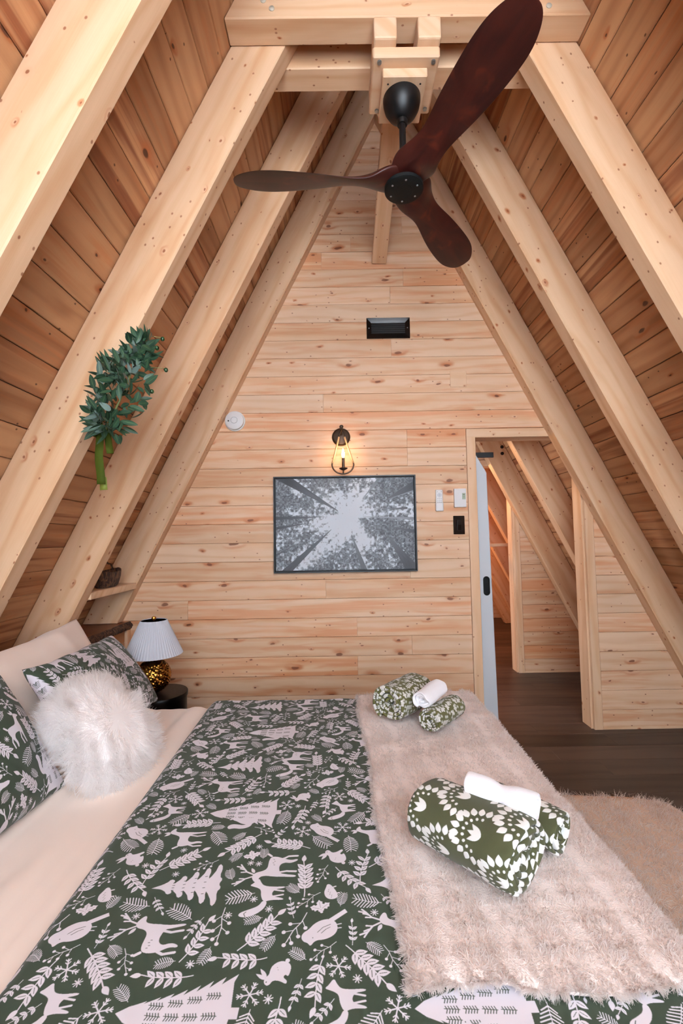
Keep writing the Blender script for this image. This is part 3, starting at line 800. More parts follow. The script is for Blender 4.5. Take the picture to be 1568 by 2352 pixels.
# knee wall and ledge at the head of the bed
kw = empty('wall_left', (-1.53, 0, 0)); tag(kw, kind='structure')
z = 0.0
rr = random.Random(2)
for a, b_ in ((0, .13), (.13, .266), (.266, .402), (.402, .538), (.538, .674), (.674, .757)):
    j = rr.uniform(.6, 2.4)
    for y0, y1 in ((YF, j), (j, YB - .05)):
        plank('plank', b_ - a - .0012, .018, (lambda v, L=y0: L + .0005), (lambda v, L=y1: L - .0005), 'roof', kw, rot_basis(Vector((0, 1, 0)), Vector((0, 0, 1)), Vector((1, 0, 0)), (-1.546, 0, (a + b_) / 2)))
box('wall_core', (-1.62, YF, 0), (-1.547, YB - .01, .75), 'dark', kw, 0)
box('corner_trim', (-1.546, YB - .05, 0), (-1.508, YB - .001, .76), 'trim', kw, .002, 'z')
# ledge slab with a bark edge
ld = empty('ledge', (-1.65, .9, .76)); tag(ld, kind='structure')
prism('slab', [(roof_x(.8, -1) + .005, .762), (-1.515, .762), (-1.515, .81), (roof_x(.81, -1) + .005, .81)], YF, YB - .004, 0, 'ledge', ld, .002)
V = []; F = []; n = 260
for i in range(n + 1):
    yy = YF + (YB + .03 - YF) * i / n
    for k in range(9):
        a = -PI / 2 + PI * k / 8; rr_ = .020 + .010 * noise.noise((yy * 9, k * .7, 0)) + .006 * noise.noise((yy * 40, k * 2.0, 5))
        V.append((-1.520 + rr_ * math.cos(a) * 1.3, yy, .785 + (.027 + .006 * noise.noise((yy * 15, 3, k))) * math.sin(a)))
F = [(i * 9 + k, i * 9 + k + 1, (i + 1) * 9 + k + 1, (i + 1) * 9 + k) for i in range(n) for k in range(8)]
F += [tuple(range(9))[::-1], tuple(n * 9 + k for k in range(9))]
link('bark_edge', mesh('bark_edge', V, F, True), 'bark', ld)

# ------------------------------------------------------------------ rafters, collar ties, brace
NOTE = {
 (2, -1): 'left spruce rafter beside the camera, over the near end of the bed', (2, 1): 'right spruce rafter beside the camera',
 (3, -1): 'nearest left spruce rafter in view, crossing the top corner', (3, 1): 'nearest right spruce rafter, in front of the collar beams',
 (4, -1): 'left spruce rafter held between the collar beams, behind the olive swag', (4, 1): 'right spruce rafter held between the collar beams, behind the largest fan blade',
 (5, -1): 'left spruce rafter at the near end of the small shelf', (5, 1): 'right spruce rafter between the collar beams and the picture wall',
 (6, -1): 'left spruce rafter against the picture wall beside the smoke detector', (6, 1): 'right spruce rafter against the picture wall, crossing the door header',
 (7, 1): 'first spruce rafter past the doorway, without holes', (8, 1): 'spruce rafter with two drilled holes, seen high through the doorway',
 (9, 1): 'uppermost warm lit rafter beyond the second partition', (10, 1): 'second warm lit rafter beyond the second partition',
 (11, 1): 'third warm lit rafter beyond the second partition', (12, 1): 'last warm lit rafter beyond the second partition, nearest the floor'}
for i, ry in enumerate(RY):
    for sd in (-1, 1):
        if i < 2: continue
        if i >= 7 and sd < 0: continue         # nothing seen of these beyond the partition
        zb = .812 if sd < 0 else .003
        gap = .003
        xo = lambda z, off: roof_x(z, sd) - sd * (off + gap)
        poly = [(xo(zb, 0), zb), (xo(HA - gap * T, 0) , HA - gap * T - .004), (XC + sd * .0015, HA - WX * T - gap * T), (xo(zb, WX), zb)]
        if i >= 7: poly[1] = (xo(3.2, 0), 3.2); poly[2] = (xo(3.2, WX), 3.2)
        else: poly[1] = (XC + sd * .0015, HA - gap * T - .01)
        o = prism('rafter', poly, ry, ry + RW, PI / 2 + sd * (PI / 2 - SL), 'beam')
        tag(o, NOTE[(i, sd)], 'beam', 'spruce rafters of the A-frame roof')
        if i == 8:
            for hz in (2.282, 2.215):
                lathe('bolt_hole', [(.0001, 0), (.017, 0), (.017, .004), (.0001, .004)], 'dark', o, mw=Matrix.Translation((1.653, ry - .001, hz)) @ Matrix.Rotation(PI / 2, 4, 'X'), seg=16)
def collar(y0, y1, z0, z1, lab, bolts):
    poly = [(roof_x(z0, -1) + .004, z0), (roof_x(z0, 1) - .004, z0), (roof_x(z1, 1) - .004, z1), (roof_x(z1, -1) + .004, z1)]
    o = prism('collar_tie', poly, y0, y1, 0, 'beam', None, .005); tag(o, lab, 'beam', 'collar beams under the ridge')
    for x, z in bolts:
        lathe('bolt_plug', [(.0001, 0), (.0115, 0), (.0115, .003), (.009, .005), (.0001, .006)], 'plug', o, mw=Matrix.Translation((x, y0 - .0005, z)) @ Matrix.Rotation(PI / 2, 4, 'X'), seg=18)
collar(1.741, RY[4] - .001, 3.512, 3.75, 'horizontal collar beam with bolt plugs across the top, in front of the fan', [(-.282, 3.587), (-.247, 3.550), (.891, 3.548), (.993, 3.583)])
collar(RY[4] + RW + .001, RY[4] + RW + .112, 3.512, 3.75, 'horizontal collar beam just behind the fan mount', [])
ax = Vector((0, 3.285 - 2.05, 3.425 - 3.775)).normalized(); L = Vector((0, 3.285 - 2.05, 3.425 - 3.775)).length
bm = bmesh.new(); bmesh.ops.create_cube(bm, size=1); bmesh.ops.scale(bm, vec=(L, .108, .05), verts=bm.verts); bmesh.ops.bevel(bm, geom=list(bm.edges), offset=.004, segments=1, affect='EDGES')
ay = Vector((1, 0, 0)); az = ax.cross(ay)
o = link('brace', bm_mesh('brace', bm), 'beam', None, rot_basis(ax, ay, az, Vector((.322, (3.285 + 2.05) / 2, (3.425 + 3.775) / 2)) - az * (.025 if az.z < 0 else -.025)))
tag(o, 'flat timber sloping down from the ridge to the wall above the vent', 'beam')

# ------------------------------------------------------------------ fan mount and ceiling fan
fm = empty('fan_mount', (.305, 1.9, 3.45)); tag(fm, 'stacked spruce blocks bolted under the collar beams holding the fan', 'mount')
for x0 in (.169, .350): box('mount_beam', (x0, 1.738, 3.414), (x0 + .096, 2.05, 3.511), 'trim', fm, .008, 'y', 2)
box('mount_plate', (.166, 1.768, 3.367), (.446, 2.03, 3.4135), 'trim', fm, .006, 'x')
box('mount_block', (.210, 1.812, 3.326), (.401, 2.035, 3.3665), 'trim', fm, .004, 'y')
for x, y in ((.195, 1.79), (.421, 1.79), (.201, 2.006), (.424, 2.0)):
    lathe('bolt', [(.0001, -.006), (.009, -.006), (.0095, -.001), (.0095, .002), (.0001, .002)], 'zinc', fm, (x, y, 3.3668), 12)
for x in (.236, .375): lathe('screw', [(.0001, -.001), (.004, -.001), (.004, .001), (.0001, .001)], 'dark', fm, (x, 1.845, 3.3258), 10)

FX, FY = .304, 1.915
fan = empty('ceiling_fan', (FX, FY, 2.92)); tag(fan, 'ceiling fan with three dark mahogany propeller blades and a black downrod', 'fan')
lathe('canopy', [(.0001, 3.224), (.026, 3.226), (.034, 3.231), (.042, 3.236), (.062, 3.256), (.076, 3.282), (.082, 3.308), (.083, 3.325), (.0001, 3.3255)], 'black', fan, (FX, FY, 0), 48)
lathe('downrod_collar', [(.0001, 3.205), (.022, 3.206), (.024, 3.212), (.024, 3.228), (.0001, 3.228)], 'black', fan, (FX, FY, 0), 32)
lathe('downrod', [(.0001, 2.95), (.0145, 2.95), (.0145, 3.21), (.0001, 3.21)], 'black', fan, (FX, FY, 0), 24)
hb = lathe('hub_cover', [(.0001, 2.900), (.036, 2.900), (.037, 2.9012), (.0385, 2.9012), (.0395, 2.900), (.080, 2.9005), (.085, 2.904), (.085, 2.918), (.0001, 2.918)], 'hub', fan, (FX, FY, 0), 48)
lathe('motor_top', [(.0001, 2.97), (.06, 2.97), (.06, 2.992), (.035, 3.0), (.02, 3.02), (.0001, 3.02)], 'black', fan, (FX, FY, 0), 32)
for k in range(6):
    a = math.radians(30 + 60 * k); lathe('screw', [(.0001, -.003), (.004, -.002), (.005, .001), (.0001, .001)], 'zinc', hb, (FX + .062 * math.cos(a), FY + .062 * math.sin(a), 2.9005), 10)
def blade_mesh():
    #     r     lead(+y) trail(-y)  zc     pitch  thick
    S = [(.000, .070, -.070, 0, 2, .070), (.055, .092, -.092, 0, 6, .072), (.10, .094, -.094, 0, 16, .064), (.14, .082, -.078, 0, 26, .052), (.18, .072, -.066, 0, 31, .038), (.23, .067, -.058, 0, 29, .026), (.29, .074, -.064, 0, 25, .018),
         (.36, .086, -.076, 0, 21, .013), (.44, .096, -.084, 0, 18, .010), (.52, .101, -.090, 0, 16, .009), (.59, .102, -.091, 0, 15, .008), (.65, .096, -.084, 0, 15, .007), (.70, .075, -.064, 0, 15, .006), (.73, .053, -.046, 0, 15, .005), (.745, .026, -.024, 0, 15, .004)]
    S = [(r, a_, b_, .919 + (t * .5 if r < .16 else .026 - .004 * min(1, (r - .16) / .3)), p_, t) for r, a_, b_, c_, p_, t in S]
    V = []; m = 16
    for r, ld_, tr_, zc, p, t in S:
        p = math.radians(p); cen = (ld_ + tr_) / 2; h = (ld_ - tr_) / 2
        for k in range(m):
            a = 2 * PI * k / m; u = math.cos(a); q = math.sin(a)
            yy = cen + h * u; zz = t / 2 * q * (abs(1 - u * u) ** .15)
            V.append((r, yy * math.cos(p) + zz * math.sin(p), 2 + zc - .944 + .944 - yy * math.sin(p) * 1.0 + zz * math.cos(p)))
    n = len(S)
    F = [(i * m + k, i * m + (k + 1) % m, (i + 1) * m + (k + 1) % m, (i + 1) * m + k) for i in range(n - 1) for k in range(m)]
    F += [tuple(range(m))[::-1], tuple((n - 1) * m + k for k in range(m))]
    me = mesh('blade', V, F, True); fix_normals(me)
    return me
bme = blade_mesh()
for deg in (181, -67.5, 54.5):
    o = link('blade', bme, 'blade', fan, Matrix.Translation((FX, FY, 0)) @ Matrix.Rotation(math.radians(deg), 4, 'Z'))
    sm = o.modifiers.new('smooth', 'SUBSURF'); sm.levels = 2; sm.render_levels = 2

# ------------------------------------------------------------------ things on the picture wall
YW = YB
vt = empty('air_vent', (.38, YW, 2.93)); tag(vt, 'black louvred air vent high on the picture wall', 'vent')
X0, X1, Z0, Z1 = .219, .540, 2.856, 3.010
box('vent_back', (X0 + .03, YW - .004, Z0 + .03), (X1 - .03, YW - .0005, Z1 - .03), 'dark', vt, 0)
def frame_ring(name, X0, X1, Z0, Z1, wd, y0, y1, mat, par, slope=.006):
    V = []
    for (xx, zz, yy) in ((0, 0, y0), (wd, wd, y0 + slope), (0, 0, y1), (wd, wd, y1)):
        V += [(X0 + xx, yy, Z0 + zz), (X1 - xx, yy, Z0 + zz), (X1 - xx, yy, Z1 - zz), (X0 + xx, yy, Z1 - zz)]
    F = []
    for i in range(4):
        j = (i + 1) % 4
        F += [(i, j, 4 + j, 4 + i), (8 + i, 8 + j, j, i), (4 + i, 4 + j, 12 + j, 12 + i), (12 + i, 12 + j, 8 + j, 8 + i)]
    me = mesh(name, V, F); fix_normals(me); return link(name, me, mat, par)
frame_ring('vent_frame', X0, X1, Z0, Z1, .036, YW - .014, YW - .0005, 'gloss', vt)
for k in range(6):
    zz = Z0 + .040 + k * .0148
    V = [(X0 + .034, YW - .010, zz), (X1 - .034, YW - .010, zz), (X1 - .034, YW - .005, zz + .0075), (X0 + .034, YW - .005, zz + .0075)]
    V += [(a, b_, c - .0015) for a, b_, c in V]
    me = mesh('louvre', V, [(0, 1, 2, 3), (7, 6, 5, 4), (0, 4, 5, 1), (1, 5, 6, 2), (2, 6, 7, 3), (3, 7, 4, 0)]); fix_normals(me); link('louvre', me, 'louvre', vt)
for x in (X0 + .018, X1 - .018): lathe('screw', [(.0001, 0), (.004, 0), (.004, .002), (.0001, .003)], 'zinc', vt, mw=Matrix.Translation((x, YW - .0125, (Z0 + Z1) / 2)) @ Matrix.Rotation(PI / 2, 4, 'X'), seg=10)

o = box('blank_cover', (.829, YW - .005, 2.482), (.950, YW + .003, 2.603), 'trim', None, .002); tag(o, 'square pine blanking plate set in the boards right of the vent', 'cover plate')

sd_ = empty('smoke_detector', (-.758, YW, 2.25)); tag(sd_, 'round white smoke detector beside the back left rafter', 'smoke detector')
RX = Matrix.Rotation(PI / 2, 4, 'X')
lathe('detector_base', [(.0001, 0), (.074, 0), (.074, .010), (.071, .013), (.0001, .013)], 'white', sd_, mw=Matrix.Translation((-.758, YW - .0003, 2.25)) @ RX, seg=40)
lathe('detector_cap', [(.0001, .013), (.066, .013), (.068, .018), (.067, .034), (.060, .040), (.0001, .042)], 'white', sd_, mw=Matrix.Translation((-.758, YW - .0003, 2.25)) @ RX, seg=40)
lathe('test_button', [(.0215, .0405), (.0225, .0425), (.0245, .0425), (.0250, .0405)], 'grey', sd_, mw=Matrix.Translation((-.758, YW - .0003, 2.25)) @ RX, seg=32)
lathe('indicator', [(.0001, .0412), (.0055, .0415), (.0055, .0425), (.0001, .0425)], 'ink', sd_, mw=Matrix.Translation((-.799, YW - .0003, 2.245)) @ RX, seg=14)

rm = empty('fan_remote', (.716, YW, 1.64)); tag(rm, 'slim white fan remote in a wall cradle left of the thermostat', 'remote control')
box('remote_body', (.695, YW - .022, 1.615), (.747, YW - .008, 1.722), 'white', rm, .008, 'z', 3)
box('cradle', (.693, YW - .026, 1.565), (.749, YW - .0005, 1.628), 'white', rm, .007, 'z', 3)
dial = lathe('button_ring', [(.0001, 0), (.016, 0), (.016, .0012), (.0001, .0015)], plain('pale_ring', srgb(206, 210, 214), .5), rm, mw=Matrix.Translation((.7215, YW - .0221, 1.682)) @ RX, seg=28)
for a in range(4): box('button', (.7215 + .0115 * math.cos(a * PI / 2) - .0016, YW - .0238, 1.682 + .0115 * math.sin(a * PI / 2) - .0016), (.7215 + .0115 * math.cos(a * PI / 2) + .0016, YW - .0232, 1.682 + .0115 * math.sin(a * PI / 2) + .0016), 'grey', rm, 0)
box('fan_symbol', (.7195, YW - .0238, 1.6795), (.7235, YW - .0232, 1.6845), 'ink', rm, 0)
for x in (.707, .735): box('button', (x - .002, YW - .0226, 1.704), (x + .002, YW - .022, 1.708), 'ink', rm, 0)
for r_ in range(3):
    for c in range(3): box('button', (.7085 + .0125 * c - .0035, YW - .0226, 1.6545 - .0115 * r_ - .0012), (.7085 + .0125 * c + .0035, YW - .022, 1.6545 - .0115 * r_ + .0018), 'grey', rm, 0)
th = empty('thermostat', (.87, YW, 1.66)); tag(th, 'white wall thermostat with a small green display beside the doorway', 'thermostat')
box('thermostat_body', (.828, YW - .024, 1.591), (.915, YW - .0005, 1.727), 'white', th, .004, 'z', 2)
box('display', (.885, YW - .0250, 1.648), (.909, YW - .0235, 1.693), 'lcd', th, .0005, 'z')
def seg7(ch, x, z, w_, h_, t, mat, par, y):
    on = {'0': 'abcdef', '1': 'bc', '2': 'abged', '5': 'afgcd', '7': 'abc', '8': 'abcdefg', 'J': 'bcde', 'A': 'abcefg'}[ch]
    S = {'a': (x, z + h_ - t, w_, t), 'd': (x, z, w_, t), 'g': (x, z + h_ / 2 - t / 2, w_, t), 'f': (x, z + h_ / 2, t, h_ / 2), 'e': (x, z, t, h_ / 2), 'b': (x + w_ - t, z + h_ / 2, t, h_ / 2), 'c': (x + w_ - t, z, t, h_ / 2)}
    V = []; F = []
    for q in on:
        a, b_, c, d = S[q]; n0 = len(V)
        V += [(a, y, b_), (a + c, y, b_), (a + c, y, b_ + d), (a, y, b_ + d)]; F.append((n0, n0 + 1, n0 + 2, n0 + 3))
    return link('digit', mesh('digit', V, F), mat, par)
seg7('1', .8905, 1.661, .005, .010, .0011, 'ink', th, YW - .02515); seg7('7', .8975, 1.661, .005, .010, .0011, 'ink', th, YW - .02515)
box('display_text', (.892, YW - .0252, 1.680), (.903, YW - .0251, 1.686), 'ink', th, 0)
sw = empty('light_switch', (.86, YW, 1.46)); tag(sw, 'glossy black rocker light switch plate below the thermostat', 'light switch')
box('switch_plate', (.820, YW - .008, 1.396), (.902, YW - .0005, 1.530), 'gloss', sw, .004, 'z', 2)
box('switch_frame', (.843, YW - .0105, 1.424), (.880, YW - .007, 1.502), 'gloss', sw, .0015, 'z')
V = [(.847, YW - .0110, 1.428), (.876, YW - .0110, 1.428), (.876, YW - .0160, 1.463), (.847, YW - .0160, 1.463), (.847, YW - .0108, 1.498), (.876, YW - .0108, 1.498)]
me = mesh('rocker', V, [(0, 1, 2, 3), (3, 2, 5, 4), (0, 3, 4), (1, 5, 2)]); fix_normals(me); link('rocker', me, 'gloss', sw)

# framed print
pa = empty('framed_print', (.035, YW, 1.485)); tag(pa, 'black and white photograph of tree tops from below in a thin black frame', 'picture')
PX0, PX1, PZ0, PZ1 = -.4786, .5493, EYE - .2373, EYE + .4567
frame_ring('picture_frame', PX0, PX1, PZ0, PZ1, .009, YW - .036, YW - .001, 'black', pa, 0)
box('frame_back', (PX0 + .009, YW - .008, PZ0 + .009), (PX1 - .009, YW - .001, PZ1 - .009), 'canvas_edge', pa, 0)
box('canvas_stretcher', (PX0 + .018, YW - .030, PZ0 + .018), (PX1 - .018, YW - .008, PZ1 - .018), 'canvas_edge', pa, .001)
y_ = YW - .0302
me = mesh('print', [(PX0 + .018, y_, PZ0 + .018), (PX1 - .018, y_, PZ0 + .018), (PX1 - .018, y_, PZ1 - .018), (PX0 + .018, y_, PZ1 - .018)], [(0, 1, 2, 3)], uv=[(0, 0), (1, 0), (1, 1), (0, 1)])
link('print', me, 'art', pa)

# wall sconce
sx = .026; sy = YW - .095
sc = empty('wall_sconce', (.017, YW, 2.12)); tag(sc, 'teardrop bronze wall sconce with a lit candle bulb above the framed print', 'wall lamp')
lathe('backplate', [(.0001, 0), (.066, 0), (.067, .006), (.058, .010), (.054, .018), (.030, .026), (.0001, .030)], 'bronze', sc, mw=Matrix.Translation((.017, YW - .0003, 2.120)) @ RX, seg=40)
tube('arm', [(.017, YW - .02, 2.13), (.018, YW - .06, 2.150), (.019, sy + .004, 2.165)], .007, 'bronze', sc)
lathe('finial', [(.0001, -.016), (.010, -.014), (.008, -.006), (.0135, .0), (.0145, .008), (.010, .016), (.0001, .018)], 'bronze', sc, (.020, sy, 2.170), 20)
def tear(t, sd):    # t 0 top .. 1 bottom centre
    zt, zb, zw, W_ = 2.150, 1.836, 1.905, .077
    if t < .62:
        q = t / .62; return (sx - .006 + .006 * q + sd * (.006 + (W_ - .006) * (q ** .92) * (1 - .12 * (1 - q))), sy, zt + (zw - zt) * q)
    a = (t - .62) / .38 * PI / 2; return (sx + sd * W_ * math.cos(a) * (.995), sy, zw - (zw - zb) * math.sin(a))
for sd in (-1, 1):
    tube('metal_strap', [tear(t, sd) for t in np.linspace(0, .12, 4)], .0045, 'bronze', sc, 8)
    tube('wood_strap', [tear(t, sd) for t in np.linspace(.12, .60, 14)], .0062, 'rope', sc, 8)
tube('hoop', [tear(t, -1) for t in np.linspace(.60, 1, 16)] + [tear(t, 1) for t in np.linspace(.98, .60, 15)], .0055, 'bronze', sc, 8)
lathe('drip_dish', [(.0001, 1.862), (.010, 1.862), (.028, 1.872), (.031, 1.878), (.012, 1.874), (.0001, 1.874)], 'bronze', sc, (sx + .003, sy, 0), 24)
tube('post', [(sx + .002, sy, 1.838), (sx + .003, sy, 1.866)], .005, 'bronze', sc)
lathe('candle_sleeve', [(.0001, 1.872), (.0105, 1.872), (.0105, 1.950), (.0001, 1.951)], 'bronze', sc, (sx + .003, sy, 0), 20)
lathe('bulb', [(.0001, 1.950), (.006, 1.951), (.0105, 1.968), (.0115, 1.978), (.009, 1.995), (.004, 2.010), (.0001, 2.020)], 'bulb', sc, (sx + .003, sy, 0), 20)
point('wall_sconce_light', (sx + .003, sy - .015, 1.985), 1.6, (1.0, .60, .30), .02)

# ------------------------------------------------------------------ sliding door slab in the doorway
dr = empty('door_1', (.8, YB + .155, 0)); tag(dr, kind='structure')
prism('door_slab', [(.20, .016), (1.150, .016), (1.124, 1.866), (1.046, 2.005), (.20, 2.005)], YB + .150, YB + .190, PI / 2, 'door', dr, .004)
hd = box('pull_plate', (1.069, YB + .1475, .935), (1.121, YB + .151, 1.078), 'hub', dr, 0, 'z')
bm = bmesh.new()
def stadium(w_, h_, n=10): return [(w_ * math.cos(a), (h_ - w_) + w_ * math.sin(a)) for a in np.linspace(0, PI, n)] + [(w_ * math.cos(a), -(h_ - w_) + w_ * math.sin(a)) for a in np.linspace(PI, 2 * PI, n)]
O_ = stadium(.0245, .072); I_ = stadium(.015, .056); n = len(O_)
vo = [bm.verts.new((a, -.003, b_)) for a, b_ in O_]; vi = [bm.verts.new((a, -.003, b_)) for a, b_ in I_]; vd = [bm.verts.new((a * .93, .0005, b_ * .97)) for a, b_ in I_]; vb = [bm.verts.new((a, .001, b_)) for a, b_ in O_]
for i in range(n):
    j = (i + 1) % n
    bm.faces.new((vo[i], vo[j], vi[j], vi[i])); bm.faces.new((vi[i], vi[j], vd[j], vd[i])); bm.faces.new((vb[i], vb[j], vo[j], vo[i]))
bm.faces.new(vd); bm.faces.new(vb[::-1]); bmesh.ops.recalc_face_normals(bm, faces=bm.faces)
bpy.data.objects.remove(hd)
link('door_pull', bm_mesh('door_pull', bm), 'hub', dr, Matrix.Translation((1.094, YB + .149, 1.006)))
box('door_track', (.2, YB + .20, 1.990), (1.20, YB + .215, 2.03), 'black', dr, .001)
o = box('spacer_board', (1.2, 5.10, 1.262), (1.95, 5.240, 1.298), 'trim', None, .003); tag(o, 'pale horizontal board between rafters seen through the doorway', 'shelf')

# ------------------------------------------------------------------ wall shelf and bark basket
o = prism('wall_shelf', [(roof_x(1.05, -1) + .004, 1.050), (-1.428, 1.050), (-1.428, 1.094), (roof_x(1.094, -1) + .004, 1.094)], RY[5] + RW + .001, RY[6] - .001, 0, 'trim', None, .004)
tag(o, 'pine shelf fixed between two left rafters holding a bark basket', 'shelf')
bk = empty('bark_basket', (-1.52, 2.86, 1.095)); tag(bk, 'small rustic bark basket with a twig handle on the rafter shelf', 'basket')
V = []; F = []; seg = 36; prof = [(.62, 0), (.80, .012), (.95, .05), (1.0, .082), (.94, .084), (.88, .05), (.72, .016), (.01, .014)]
for i, (k_, z) in enumerate(prof):
    for q in range(seg):
        a = 2 * PI * q / seg; e = 1 + .05 * noise.noise((math.cos(a) * 4, math.sin(a) * 4, i * .5))
        V.append((-1.500 + .072 * k_ * math.cos(a) * e, 2.930 + .140 * k_ * math.sin(a) * e, 1.0945 + z * 1.15 + .010 * noise.noise((a * 2, 1, 0)) * (i in (3, 4)) + .018 * abs(math.sin(a)) ** 3 * (z > .04)))
F = [(i * seg + q, i * seg + (q + 1) % seg, (i + 1) * seg + (q + 1) % seg, (i + 1) * seg + q) for i in range(len(prof) - 1) for q in range(seg)] + [tuple(range(seg))[::-1]]
link('bowl', mesh('bowl', V, F, True), 'bark', bk)
tube('twig_handle', [(-1.502, 2.925 + .105 * math.cos(a), 1.165 + .085 * math.sin(a) + .004 * math.sin(a * 9)) for a in np.linspace(0, PI, 22)], .0055, 'bark', bk, 7)

# ------------------------------------------------------------------ nightstand and lamp
ns = empty('nightstand', (-.987, 2.5, 0)); tag(ns, 'round black lacquered drum nightstand between the bed and the wall', 'nightstand')
lathe('drum', [(.0001, .002), (.140, .002), (.143, .006), (.143, .545), (.0001, .545)], 'nstand', ns, (-.987, 2.5, 0), 56)
lathe('top', [(.0001, .5455), (.147, .5455), (.148, .549), (.148, .567), (.146, .5695), (.0001, .5700)], 'nstand', ns, (-.987, 2.5, 0), 56)
LZ = .003
lp = empty('table_lamp', (-1.018, 2.5, .57)); tag(lp, 'table lamp with a white pleated shade on a gilded shell ball base', 'lamp')
LX, LY = -1.018, 2.5
lathe('base_ball', [(.086 * math.sin(a) if 0 < a < PI else .0001, .659 - .086 * math.cos(a)) for a in np.linspace(0, PI, 20)], 'gold', lp, (LX, LY, 0), 40)
# overlapping scales over the ball, one part
bm = bmesh.new()
for k in range(520):
    ph = k * 2.399963; zz = 1 - 2 * (k + .5) / 520; r_ = math.sqrt(1 - zz * zz)
    nrm = Vector((r_ * math.cos(ph), r_ * math.sin(ph), zz)); rr_ = random.uniform(.0075, .0105)
    t1 = nrm.cross(Vector((0, 0, 1))); t1 = (t1.normalized() if t1.length > .01 else Vector((1, 0, 0))); t2 = nrm.cross(t1)
    t1, t2 = (t1 + nrm * random.uniform(-.35, .35)).normalized(), (t2 + nrm * random.uniform(-.45, .45)).normalized()
    c = Vector((LX, LY, .659)) + nrm * (.0865 + random.uniform(0, .003))
    ring = [bm.verts.new(c + (t1 * math.cos(a) + t2 * math.sin(a)) * rr_) for a in np.linspace(0, 2 * PI, 7)[:-1]]
    top_ = bm.verts.new(c + nrm * .003)
    for i in range(6): bm.faces.new((ring[i], ring[(i + 1) % 6], top_))
o = link('gilt_scales', bm_mesh('gilt_scales', bm), 'gold', lp); o['kind'] = 'stuff'
lathe('neck', [(.0001, .738), (.010, .738), (.008, .752), (.006, .79), (.004, .94), (.0001, .94)], 'brass', lp, (LX, LY, 0), 16)
NP = 60
def pleat(k, seg, i): return 1 + (.013 if k % 2 else -.013)
th_ = lathe('lamp_shade', [(.150, .772), (.1295, .817), (.109, .862), (.0885, .907), (.068, .953)], 'shade', lp, (LX, LY, 0), NP * 2, smooth_=False, wob=pleat)
me = th_.data; bm = bmesh.new(); bm.from_mesh(me)
bmesh.ops.delete(bm, geom=[f for f in bm.faces if len(f.verts) > 4], context='FACES'); bm.to_mesh(me); bm.free()
m = th_.modifiers.new('thickness', 'SOLIDIFY'); m.thickness = .0015
for z, r_ in ((.952, .067), (.773, .149)): lathe('shade_ring', [(r_ - .001, z - .0015), (r_ + .0005, z - .0015), (r_ + .0005, z + .0015), (r_ - .001, z + .0015), (r_ - .001, z - .0015)], 'shade', th_, (LX, LY, 0), 48)
for a in (0, 2.1, 4.2): tube('shade_arm', [(LX, LY, .944), (LX + .066 * math.cos(a), LY + .066 * math.sin(a), .949)], .0012, 'brass', th_, 6)
lathe('finial', [(.0001, .943), (.004, .943), (.005, .950), (.011, .957), (.0125, .964), (.009, .972), (.0001, .975)], 'brass', lp, (LX, LY, 0), 18)

# ------------------------------------------------------------------ bed
BX0, BX1, BY0, BY1 = -1.46, .60, .27, 2.19
bed = empty('bed', (-.4, 1.2, 0)); tag(bed, 'king size bed with its head against the left ledge wall', 'bed')
for x in (BX0 + .1, BX1 - .1):
    for y in (BY0 + .1, BY1 - .1): box('leg', (x - .035, y - .035, .001), (x + .035, y + .035, .14), 'black', bed, .004, 'z')
box('bed_base', (BX0 + .01, BY0 + .01, .14), (BX1 - .01, BY1 - .01, .30), 'black', bed, .02, 'x', 2)
box('mattress', (BX0 + .012, BY0 + .012, .301), (BX1 - .012, BY1 - .012, .588), 'mattress', bed, .05, 'x', 4)
def drape(x, y, z, x1, y0, y1, r=.055, x0=None):
    """cloth lying at height z over the bed; past an edge it turns down and hangs"""
    def fold(s_):
        if s_ <= 0: return 0.0, 0.0
        if s_ < r * PI / 2: a = s_ / r; return r * math.sin(a), r * (1 - math.cos(a))
        return r + .03 * (s_ - r * PI / 2), r + (s_ - r * PI / 2)
    ex, dz1 = fold(x - (x1 - r)); ey, dz2 = fold(y - (y1 - r)); ey2, dz3 = fold((y0 + r) - y); ex2, dz4 = fold((x0 + r) - x) if x0 is not None else (0, 0)
    X = min(x, x1 - r) + ex if x > x1 - r else x
    if x0 is not None and x < x0 + r: X = x0 + r - ex2
    Y = (y1 - r) + ey if y > y1 - r else ((y0 + r) - ey2 if y < y0 + r else y)
    d = dz1 + dz4; d2 = dz2 + dz3
    return Vector((X, Y, z - max(d, d2) - .25 * min(d, d2)))
def sheet_fn(u, v):
    x = BX0 - .22 + u * (BX1 + .24 - BX0 + .22); y = BY0 - .24 + v * (BY1 - BY0 + .48)
    h = .6035
    t = (x + .62) * .8 + (y - 1.5) * .35
    q = (x + .75) * .93 + (y - 1.5) * -.06
    h += .003 * noise.noise((x * 3 + y * 1.2, y * 1.2 - x * .4, 0)) + (.045 * max(0, noise.noise((q * 10, y * .8, 3))) ** 1.3 + .003 * noise.noise((q * 30, y * 2.0, 8))) * min(1, max(0, (-.60 - x) / .05)) * min(1, max(.1, (x + 1.0) / .12))
    return drape(x, y, h, BX1 + .003, BY0 - .003, BY1 + .003, .05, BX0 - .003)
o = grid('fitted_sheet', sheet_fn, 200, 200, 'sheet'); tag(o, 'smooth cream fitted sheet showing between the pillows and the duvet', 'bed sheet')
